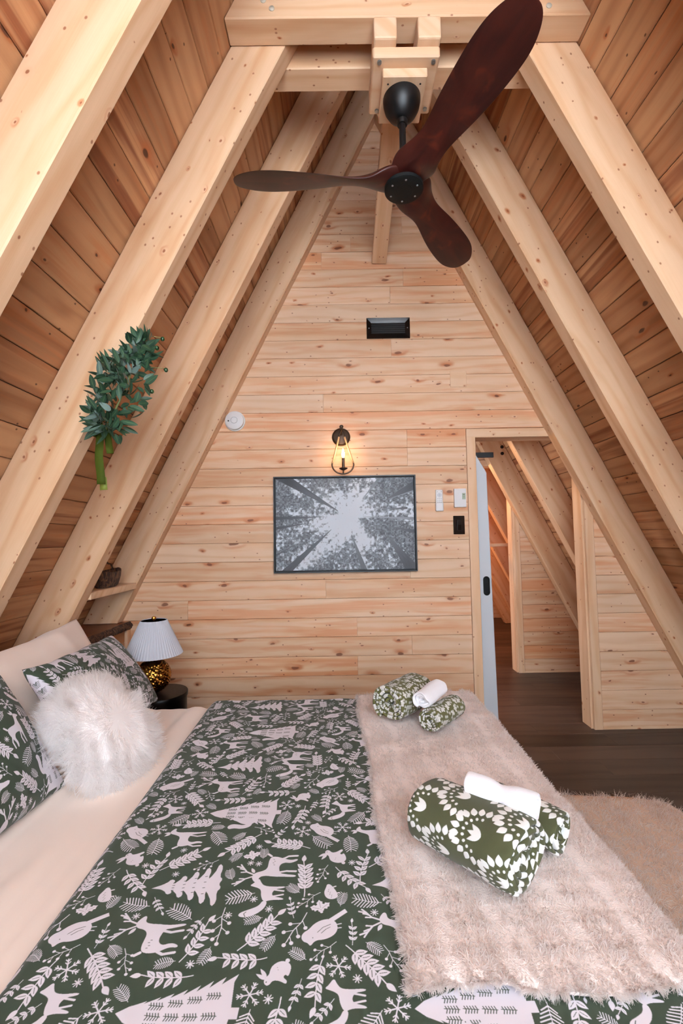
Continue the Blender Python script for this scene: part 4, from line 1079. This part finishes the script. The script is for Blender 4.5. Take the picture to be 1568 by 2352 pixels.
# duvet: closed slab with a soft rolled edge at the head end
def duvet_pt(x, y, lift):
    e = max(0.0, min(1.0, (x + .605 - .02 * (1.5 - y)) / .035))
    h = .6105 + .026 * math.sin(e * PI / 2) * lift
    n1 = noise.noise((x * 2.6, y * 2.1, 7)); n2 = noise.noise((x * 8 + y * 2, y * 3.5, 1)); n3 = noise.noise((x * 22, y * 7, 4))
    h += (.006 * n1 + .005 * abs(n2) + .0015 * n3) * lift * e * (1 if x < .04 else .25)
    return drape(x, y, h, BX1 + .012, BY0 - .012, BY1 + .012, .06)
def duvet_fn(u, v):
    y = BY0 - .30 + v * (BY1 - BY0 + .60)
    x = (-.605 + .02 * (1.5 - y)) + u ** 1.15 * (BX1 + .30 + .605)
    return duvet_pt(x, y, 1.0)
def duvet_uv(u, v):
    y = BY0 - .30 + v * (BY1 - BY0 + .60); x = (-.605 + .02 * (1.5 - y)) + u ** 1.15 * (BX1 + .30 + .605)
    return (y - .22, -x - .08)
o = grid('duvet', duvet_fn, 240, 300, 'duvet', uvf=duvet_uv, thick=.006); tag(o, 'dark green duvet printed with white woodland animals and fir trees', 'duvet')

# sherpa throw over the foot of the bed
tx0 = lambda y: .065 + .035 * (2.2 - y) / 1.4 + .006 * math.sin(y * 9)
TY0, TY1 = .775, BY1 + .16
def throw_pos(x, y):
    e = min(1, max(0, (x - tx0(y)) / .03)); e2 = min(1, max(0, (y - TY0) / .03)); q = math.sin(min(e, e2) * PI / 2)
    h = .6500 + .010 * q + .006 * noise.noise((x * 3.5, y * 2.2, 11)) + .024 * noise.noise((x * 1.6 + y * .6, y * 9.0 - x * 2.2, 2)) * min(1, max(.12, (y - .9) / .5))
    return drape(x, y, h, BX1 + .028, BY0 - .02, BY1 + .02, .075)
def throw_fn(u, v):
    y = TY0 + .01 * math.sin(u * 14) + v * (TY1 - TY0); x = tx0(y) + u * (BX1 + .40 - tx0(y))
    return throw_pos(x, y)
tw = empty('sherpa_throw', (.35, 1.5, .645)); tag(tw, 'fluffy blush sherpa throw laid over the foot end of the bed', 'throw')
grid('throw_backing', throw_fn, 90, 140, 'fur_base', tw, thick=.006)
def sample_surface(fn, n, seed):
    R = np.random.default_rng(seed); uv = R.random((n, 2)); P = np.empty((n, 3)); N = np.empty((n, 3)); e = 2e-3
    for i in range(n):
        u, v = uv[i]; p = fn(u, v); a = fn(min(u + e, 1), v) - fn(max(u - e, 0), v); b_ = fn(u, min(v + e, 1)) - fn(u, max(v - e, 0))
        nn = a.cross(b_); nn.normalize(); P[i] = p; N[i] = nn
    return P, N
def bilinear(fn, nu, nv):
    G = np.array([[tuple(fn(i / nu, j / nv)) for i in range(nu + 1)] for j in range(nv + 1)])
    def samp(n, seed, bias=None):
        R = np.random.default_rng(seed); u = R.random(n); v = R.random(n)
        if bias: v = v ** bias
        fu, fv = u * nu, v * nv; i = np.minimum(fu.astype(int), nu - 1); j = np.minimum(fv.astype(int), nv - 1); a = (fu - i)[:, None]; b_ = (fv - j)[:, None]
        p00, p10, p01, p11 = G[j, i], G[j, i + 1], G[j + 1, i], G[j + 1, i + 1]
        P = (p00 * (1 - a) + p10 * a) * (1 - b_) + (p01 * (1 - a) + p11 * a) * b_
        N = np.cross((p10 - p00) * (1 - b_) + (p11 - p01) * b_, (p01 - p00) * (1 - a) + (p11 - p10) * a)
        N /= np.linalg.norm(N, axis=1)[:, None] + 1e-12
        return P, N
    return samp
P, N = bilinear(throw_fn, 90, 140)(135000, 1, 1.35)
R = np.random.default_rng(3)     # extra hair along the near and head-side edges
E1 = np.array([tuple(throw_fn(u, .0005)) for u in R.random(5000) ** .9]); E2 = np.array([tuple(throw_fn(.0005, v)) for v in R.random(6000) ** 1.2])
n1 = np.tile([0, -.8, .35], (5000, 1)) + R.normal(size=(5000, 3)) * .25; n2 = np.tile([-.8, 0, .35], (6000, 1)) + R.normal(size=(6000, 3)) * .25
P = np.concatenate([P, E1, E2]); N = np.concatenate([N, n1, n2]); N /= np.linalg.norm(N, axis=1)[:, None]
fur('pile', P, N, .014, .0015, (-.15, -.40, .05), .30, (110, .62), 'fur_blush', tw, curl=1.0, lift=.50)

# ------------------------------------------------------------------ pillows
def pillow(name, center, right, upv, W, H, T_, mat, label, seed, uvoff=(0, 0), power=.42, pinch=.07, res=44, uvrot=0, cat='pillow'):
    right = Vector(right).normalized(); upv = Vector(upv); upv = (upv - right * upv.dot(right)).normalized(); nz = right.cross(upv)
    V = []; U = []; F = []; n = res
    for sidez in (1, -1):
        for j in range(n + 1):
            for i in range(n + 1):
                s_, t = 2 * i / n - 1, 2 * j / n - 1
                s_ = math.sin(s_ * PI / 2) * .35 + s_ * .65; t = math.sin(t * PI / 2) * .35 + t * .65
                x = W / 2 * s_ * (1 - pinch * (1 - t * t) * abs(s_) ** 2); y = H / 2 * t * (1 - pinch * (1 - s_ * s_) * abs(t) ** 2)
                h = T_ / 2 * (max(0, (1 - s_ * s_) * (1 - t * t))) ** power
                f_ = noise.noise((x * 5 + seed, y * 5, seed)) * .012 + noise.noise((x * 13 + seed, y * 9, seed * 2)) * .006
                edge = 1 - max(abs(s_), abs(t)) ** 6
                V.append((x + .006 * noise.noise((y * 8, seed, 0)), y + .008 * noise.noise((x * 7, seed, 3)), sidez * h + f_ * edge * (1 if sidez > 0 else .5)))
                U.append((x + uvoff[0], y + uvoff[1]) if not uvrot else (-y + uvoff[0], x + uvoff[1]))
    m1 = (n + 1) ** 2
    for j in range(n):
        for i in range(n):
            a = j * (n + 1) + i; F.append((a, a + 1, a + n + 2, a + n + 1)); F.append((m1 + a, m1 + a + n + 1, m1 + a + n + 2, m1 + a + 1))
    me = mesh(name, V, F, True, U)
    bm = bmesh.new(); bm.from_mesh(me); bmesh.ops.remove_doubles(bm, verts=bm.verts, dist=1e-5); bm.to_mesh(me); bm.free()
    o = link(name, me, mat, None, rot_basis(right, upv, nz, center)); tag(o, label, cat, 'pillows at the head of the bed'); return o
def lean(deg): a = math.radians(deg); return (-math.sin(a), 0, math.cos(a))
o = pillow('pillow', (-1.245, 1.90, .790), (0, 1, 0.035), lean(30), .92, .43, .18, 'sheet', 'large cream pillow leaning on the ledge behind the printed pillows', 3.3, pinch=.09)
o = pillow('pillow', (-1.02, 1.97, .764), (-.06, 1, -.03), lean(36), .70, .40, .17, 'duvet', 'green woodland print pillow nearest the lamp, behind the fur cushion', 8.1, (.37, .10))
o = pillow('pillow', (-1.01, 1.15, .786), (.03, 1, 0), lean(33), .70, .42, .19, 'duvet', 'green woodland print pillow cut off at the near end, beside the fur cushion', 5.2, (.24, .30))
# long-haired cushion
cu = empty('fur_cushion', (-.86, 1.66, .72)); tag(cu, 'fluffy white long haired cushion in front of the printed pillows', 'cushion')
cR = Vector((.05, 1, 0)).normalized(); cU = Vector(lean(40)); cN = cR.cross(cU).normalized(); cU = cN.cross(cR)
cc = Vector((-.82, 1.60, .732))
def cush(th, ph):
    c, s_ = math.cos(th), math.sin(th); k = (abs(c) ** 2.6 + abs(s_) ** 2.6) ** (-1 / 2.6)
    r_ = .176 * k * abs(math.cos(ph)) ** .55
    return cc + cR * (r_ * c) + cU * (r_ * s_) + cN * (.075 * math.sin(ph))
V = [tuple(cush(2 * PI * i / 40, -PI / 2 + PI * j / 20)) for j in range(21) for i in range(40)]
F = [(j * 40 + i, j * 40 + (i + 1) % 40, (j + 1) * 40 + (i + 1) % 40, (j + 1) * 40 + i) for j in range(20) for i in range(40)]
link('cushion_body', mesh('cushion_body', V, F, True), 'fur_wbase', cu)
R = np.random.default_rng(4); n = 22000
th = R.random(n) * 2 * PI; ph = np.arcsin(R.uniform(-.45, 1, n)); P = np.empty((n, 3)); N = np.empty((n, 3))
for i in range(n):
    p = cush(th[i], ph[i]); P[i] = p; d = (p - cc); d2 = d + cN * d.dot(cN) * 3.5; d2.normalize(); N[i] = d2
rad = P - np.array(cc); out_ = rad - np.outer(rad @ np.array(cN), np.array(cN)); out_ /= np.linalg.norm(out_, axis=1)[:, None] + 1e-6
N2 = N * .16 + out_ * .95 + R.normal(size=(n, 3)) * .05
N2 /= np.linalg.norm(N2, axis=1)[:, None]
fur('long_pile', P, N2, .050, .0015, (.02, 0, -.10), .16, (42, .20), 'fur_white', cu, curl=.9)

# ------------------------------------------------------------------ rolled towels
def towel(name, end, axis, length, R0, turns, mat, label, seed, squash=.86, thick=.011, crumple=1.0, core=.010, waist=0.0):
    """cloth rolled into a spiral; end = centre of the near face, axis = direction the roll runs"""
    ax_ = Vector(axis).normalized(); sv = ax_.cross(Vector((0, 0, 1))).normalized(); uvv = sv.cross(ax_)
    seed0 = seed; seed = -PI / 2 - .5 - 2 * PI * turns; nzs = seed0
    end = Vector(end); nS = int(34 * turns) + 1; nL = 22; V = []; U = []; F = []
    arc = 0; prev = None; arcs = []; prof = []
    for i in range(nS):
        a = 2 * PI * turns * i / (nS - 1); r_ = core + (R0 - core) * i / (nS - 1)
        x, y = r_ * math.cos(a + seed), r_ * math.sin(a + seed)
        wob_ = 1 + .10 * crumple * noise.noise((math.cos(a) * 1.1 + nzs, math.sin(a) * 1.1, a * .04)) + .018 * crumple * noise.noise((a * 1.6, nzs, 2)); x *= wob_; y *= wob_
        if prev: arc += math.hypot(x - prev[0], y - prev[1])
        prev = (x, y); arcs.append(arc); prof.append((x, y))
    for j in range(nL + 1):
        t = j / nL
        for i in range(nS):
            x, y = prof[i]
            e = (.007 * crumple * noise.noise((i * .13, nzs, 5 * (j < nL / 2))) - .005 * (1 - i / nS) * crumple * (1 if t < .5 else -1) * -1) * (abs(2 * t - 1) ** 6)
            g = 1 - .05 * abs(2 * t - 1) ** 8 * (i / nS) + .03 * crumple * noise.noise((t * 3, i * .05, nzs + 2))
            g *= 1 - waist * math.exp(-((t - .5) / .13) ** 2)
            yy = y * g * squash
            yy = max(yy, -R0 * squash * .93)
            V.append(end + ax_ * (t * length + e) + sv * (x * g) + uvv * yy)
            U.append((arcs[i] , t * length))
    F = [(j * nS + i, j * nS + i + 1, (j + 1) * nS + i + 1, (j + 1) * nS + i) for j in range(nL) for i in range(nS - 1)]
    o = link(name, mesh(name, V, F, True, U), mat); m = o.modifiers.new('cloth', 'SOLIDIFY'); m.thickness = thick; m.offset = 0
    b2 = o.modifiers.new('soft', 'SUBSURF'); b2.levels = 1; b2.render_levels = 1
    tag(o, label, 'towel', 'rolled towels on the throw'); return o
Z_T = .672
A1 = (-.67, .74, 0)
towel('rolled_towel', (.366, .945, Z_T + .062), A1, .245, .088, 5.0, 'fan', 'big green towel roll with white fan pattern, nearest on the throw', 1.0, .72, crumple=2.0, thick=.0125, core=.012)
towel('rolled_towel', (.486, 1.050, Z_T + .042), A1, .19, .048, 4.3, 'fan', 'small green and white towel roll tucked beside the big fan roll', 2.6, .95, thick=.0075, crumple=1.6, core=.008)
towel('rolled_washcloth', (.412, 1.000, Z_T + .126), (-.80, .60, 0.02), .155, .030, 3.6, 'terry', 'white rolled washcloth on top of the near green towels', .5, .98, thick=.006, crumple=.7, core=.005, waist=.30)
A2 = (.66, .75, 0)
towel('rolled_towel', (.172, 1.790, Z_T + .068), A2, .23, .078, 4.6, 'vine', 'big olive towel roll with white leaves at the far end of the throw', 2.0, .86, crumple=2.0, thick=.012, core=.012)
towel('rolled_towel', (.312, 1.690, Z_T + .040), A2, .20, .047, 4.8, 'vine', 'small olive leaf towel roll showing its spiral at the far end', 4.0, .90, thick=.0065, crumple=.7, core=.007)
towel('rolled_washcloth', (.290, 1.715, Z_T + .102), (.62, .78, .10), .15, .037, 3.4, 'terry', 'white folded washcloth on top of the far olive towels', 3.0, .80, thick=.008, crumple=2.4, core=.006)

# ------------------------------------------------------------------ shag rug
rg = empty('shag_rug', (1.25, 1.6, .001)); tag(rg, 'cream shag rug on the dark floor past the foot of the bed', 'rug')
def rug_fn(u, v):
    s_, t = 2 * u - 1, 2 * v - 1
    q = .06 * noise.noise((s_ * 2.2, t * 2.2, 4))
    k = (1 - .10 * (s_ * s_) * (t * t))
    return Vector((1.20 + .50 * s_ * k + q * abs(s_) * .6, 1.52 + .95 * t * k + q * .5 * abs(t), .013 + .004 * noise.noise((u * 8, v * 14, 2)) * (1 - max(abs(s_), abs(t)) ** 8)))
grid('rug_backing', rug_fn, 40, 60, 'rug_base', rg, thick=.008)
P, N = bilinear(rug_fn, 40, 60)(45000, 6)
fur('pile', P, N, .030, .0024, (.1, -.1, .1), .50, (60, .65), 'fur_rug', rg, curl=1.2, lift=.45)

# ------------------------------------------------------------------ hanging greenery
def leaf_mesh(L, W_, bend, seed):
    V = []; U = []; F = []
    n = 7
    for i in range(n + 1):
        t = i / n; wd = W_ * math.sin(PI * min(1, t ** .85 * .98 + .01)) ** .8; z = -bend * t * t * L
        for k, sgn in enumerate((-1, 0, 1)):
            V.append((t * L, sgn * wd, z + abs(sgn) * wd * .25)); U.append((t, .5 + .5 * sgn))
    for i in range(n):
        for k in range(2): a = i * 3 + k; F.append((a, a + 1, a + 4, a + 3))
    return mesh('leaf', V, F, True, U)
def swag(root, spine, nleaf, rad, meshes, mat, Rn, size=(1, 1), berries=0, view=Vector((0, -1, 0)), stem_r=.0022, outward=.8):
    tube('stem', spine, [stem_r * 2] * (len(spine) - 1) + [stem_r], 'stem', root, 6)
    S = [Vector(p) for p in spine]
    for m in meshes:
        if not m.materials: m.materials.append(MAT[mat])
    for k in range(nleaf):
        t = Rn.random() ** .9 * (len(S) - 1.001); i = int(t); p = S[i].lerp(S[i + 1], t - i); d = (S[i + 1] - S[i]).normalized()
        prof = math.sin(PI * min(1, .12 + .88 * t / (len(S) - 1))) ** .6
        o_ = Vector((Rn.gauss(0, 1), Rn.gauss(0, 1), Rn.gauss(0, 1))); o_ -= d * o_.dot(d); o_.normalize()
        if o_.y > .2: o_.y *= -.6; o_.normalize()
        rr_ = rad * prof * Rn.random() ** .7
        pos = p + o_ * rr_
        dirv = (o_ * outward + d * Rn.uniform(-.4, 1.0) + Vector((Rn.gauss(0, .5), Rn.gauss(0, .35) - .1, Rn.gauss(0, .5)))).normalized()
        side = dirv.cross(Vector((Rn.gauss(0, .6), -1, Rn.gauss(0, .6)))).normalized(); nz = dirv.cross(side)
        sc_ = Rn.uniform(*size)
        o = link('leaf', Rn.choice(meshes), None, root, rot_basis(dirv * sc_, side * sc_, nz * sc_, pos))
    for k in range(berries):
        t = Rn.random() * (len(S) - 1.001); i = int(t); p = S[i].lerp(S[i + 1], t - i)
        q = p + Vector((Rn.uniform(.02, .11), Rn.uniform(-.03, .01), Rn.uniform(-.05, .05)))
        b_ = lathe('olive', [(.0085 * math.sin(a) if 0 < a < PI else .0001, -.0095 * math.cos(a)) for a in np.linspace(0, PI, 9)], 'olive', root, tuple(q), 12)
Rn = random.Random(21)
sw_ = empty('olive_swag', (-.82, 1.86, 2.23)); tag(sw_, 'olive branch swag with green velvet ribbon hanging on a left rafter', 'greenery')
lm = [leaf_mesh(.056, .0092, b_, 1) for b_ in (.15, .35, -.1)] + [leaf_mesh(.044, .0098, .25, 2), leaf_mesh(.062, .0078, .2, 3)]
spine = [(-.800, 1.838, 2.200), (-.810, 1.80, 2.12), (-.838, 1.79, 2.03), (-.873, 1.79, 1.94), (-.915, 1.80, 1.865), (-.940, 1.81, 1.825)]
swag(sw_, spine[::-1], 285, .098, lm, 'leaf', Rn, (.9, 1.3), 0, outward=.5)
for q in ((-.715, 1.82, 2.205), (-.735, 1.815, 2.165), (-.70, 1.82, 2.075), (-.755, 1.815, 1.985), (-.955, 1.80, 1.862), (-.91, 1.80, 2.088)):
    lathe('olive', [(.0085 * math.sin(a) if 0 < a < PI else .0001, -.0095 * math.cos(a)) for a in np.linspace(0, PI, 9)], 'olive', sw_, q, 12)
    if q[0] > -.8: tube('olive_twig', [(-.80, 1.83, q[2] - .01), ((q[0] - .80) / 2 - .01, 1.82, q[2] + .012), (q[0], q[1], q[2] + .006)], .0013, 'stem', sw_, 5)
def ribbon(name, pts, wd, mat, par, tw_=(0, 0)):
    V = []; F = []; pts = [Vector(p) for p in pts]
    for i, p in enumerate(pts):
        a = tw_[0] + (tw_[1] - tw_[0]) * i / (len(pts) - 1); sv = Vector((math.cos(a), math.sin(a), 0)); d = (pts[min(i + 1, len(pts) - 1)] - pts[max(i - 1, 0)]).normalized(); sv = (sv - d * sv.dot(d)).normalized()
        V += [p - sv * wd / 2, p, p + sv * wd / 2]
    for i in range(len(pts) - 1):
        for k in range(2): F.append((i * 3 + k, i * 3 + k + 1, i * 3 + k + 4, i * 3 + k + 3))
    o = link(name, mesh(name, V, F, True), mat, par); m = o.modifiers.new('t', 'SOLIDIFY'); m.thickness = .0012; return o
ribbon('ribbon_tail', [(-.968 + .002 * math.sin(t * 9) + .012 * t, 1.815 + .004 * math.sin(t * 7), 1.862 - .252 * t) for t in np.linspace(0, 1, 16)], .031, 'velvet', sw_, (0, .25))
ribbon('ribbon_tail', [(-.948 + .018 * t, 1.835, 1.852 - .115 * t) for t in np.linspace(0, 1, 9)], .026, 'velvet', sw_, (.2, .7))
ribbon('ribbon_tail', [(-.955 + .004 * t, 1.830, 1.64 - .052 * t) for t in np.linspace(0, 1, 5)], .028, 'velvet_back', sw_, (0, .2))
ribbon('ribbon_loop', [(-.965, 1.812, 1.875), (-.982, 1.805, 1.860), (-1.000, 1.808, 1.835), (-.995, 1.812, 1.812), (-.978, 1.815, 1.80), (-.968, 1.818, 1.84)], .024, 'velvet', sw_, (.6, 1.1))
ribbon('ribbon_wrap', [(-.975, 1.822, 1.872), (-.962, 1.808, 1.868), (-.945, 1.812, 1.862), (-.938, 1.83, 1.858)], .03, 'velvet', sw_, (PI / 2 - .3, PI / 2 + .2))
Rn = random.Random(5)
s2 = empty('leaf_garland', (1.47, 1.86, 1.9)); tag(s2, 'bright green leafy garland with white blossom at the frame edge, on a right rafter', 'greenery')
lm2 = [leaf_mesh(.034, .0105, .2, 1), leaf_mesh(.030, .011, .1, 2)]
swag(s2, [(1.455, 1.85, 1.92), (1.465, 1.845, 1.86), (1.50, 1.845, 1.78), (1.485, 1.85, 1.70), (1.465, 1.85, 1.62)], 60, .05, lm2, 'leaf2', Rn, (.8, 1.2))
for k in range(7):
    q = Vector((1.425 + Rn.uniform(-.012, .02), 1.82 + Rn.uniform(-.01, .01), 1.66 + Rn.uniform(-.05, .03)))
    o = link('blossom', leaf_mesh(.022, .004, .3, 1), 'blossom', s2, Matrix.Translation(q) @ Matrix.Rotation(Rn.uniform(0, 6), 4, 'Y'))
bpy.context.view_layer.update()
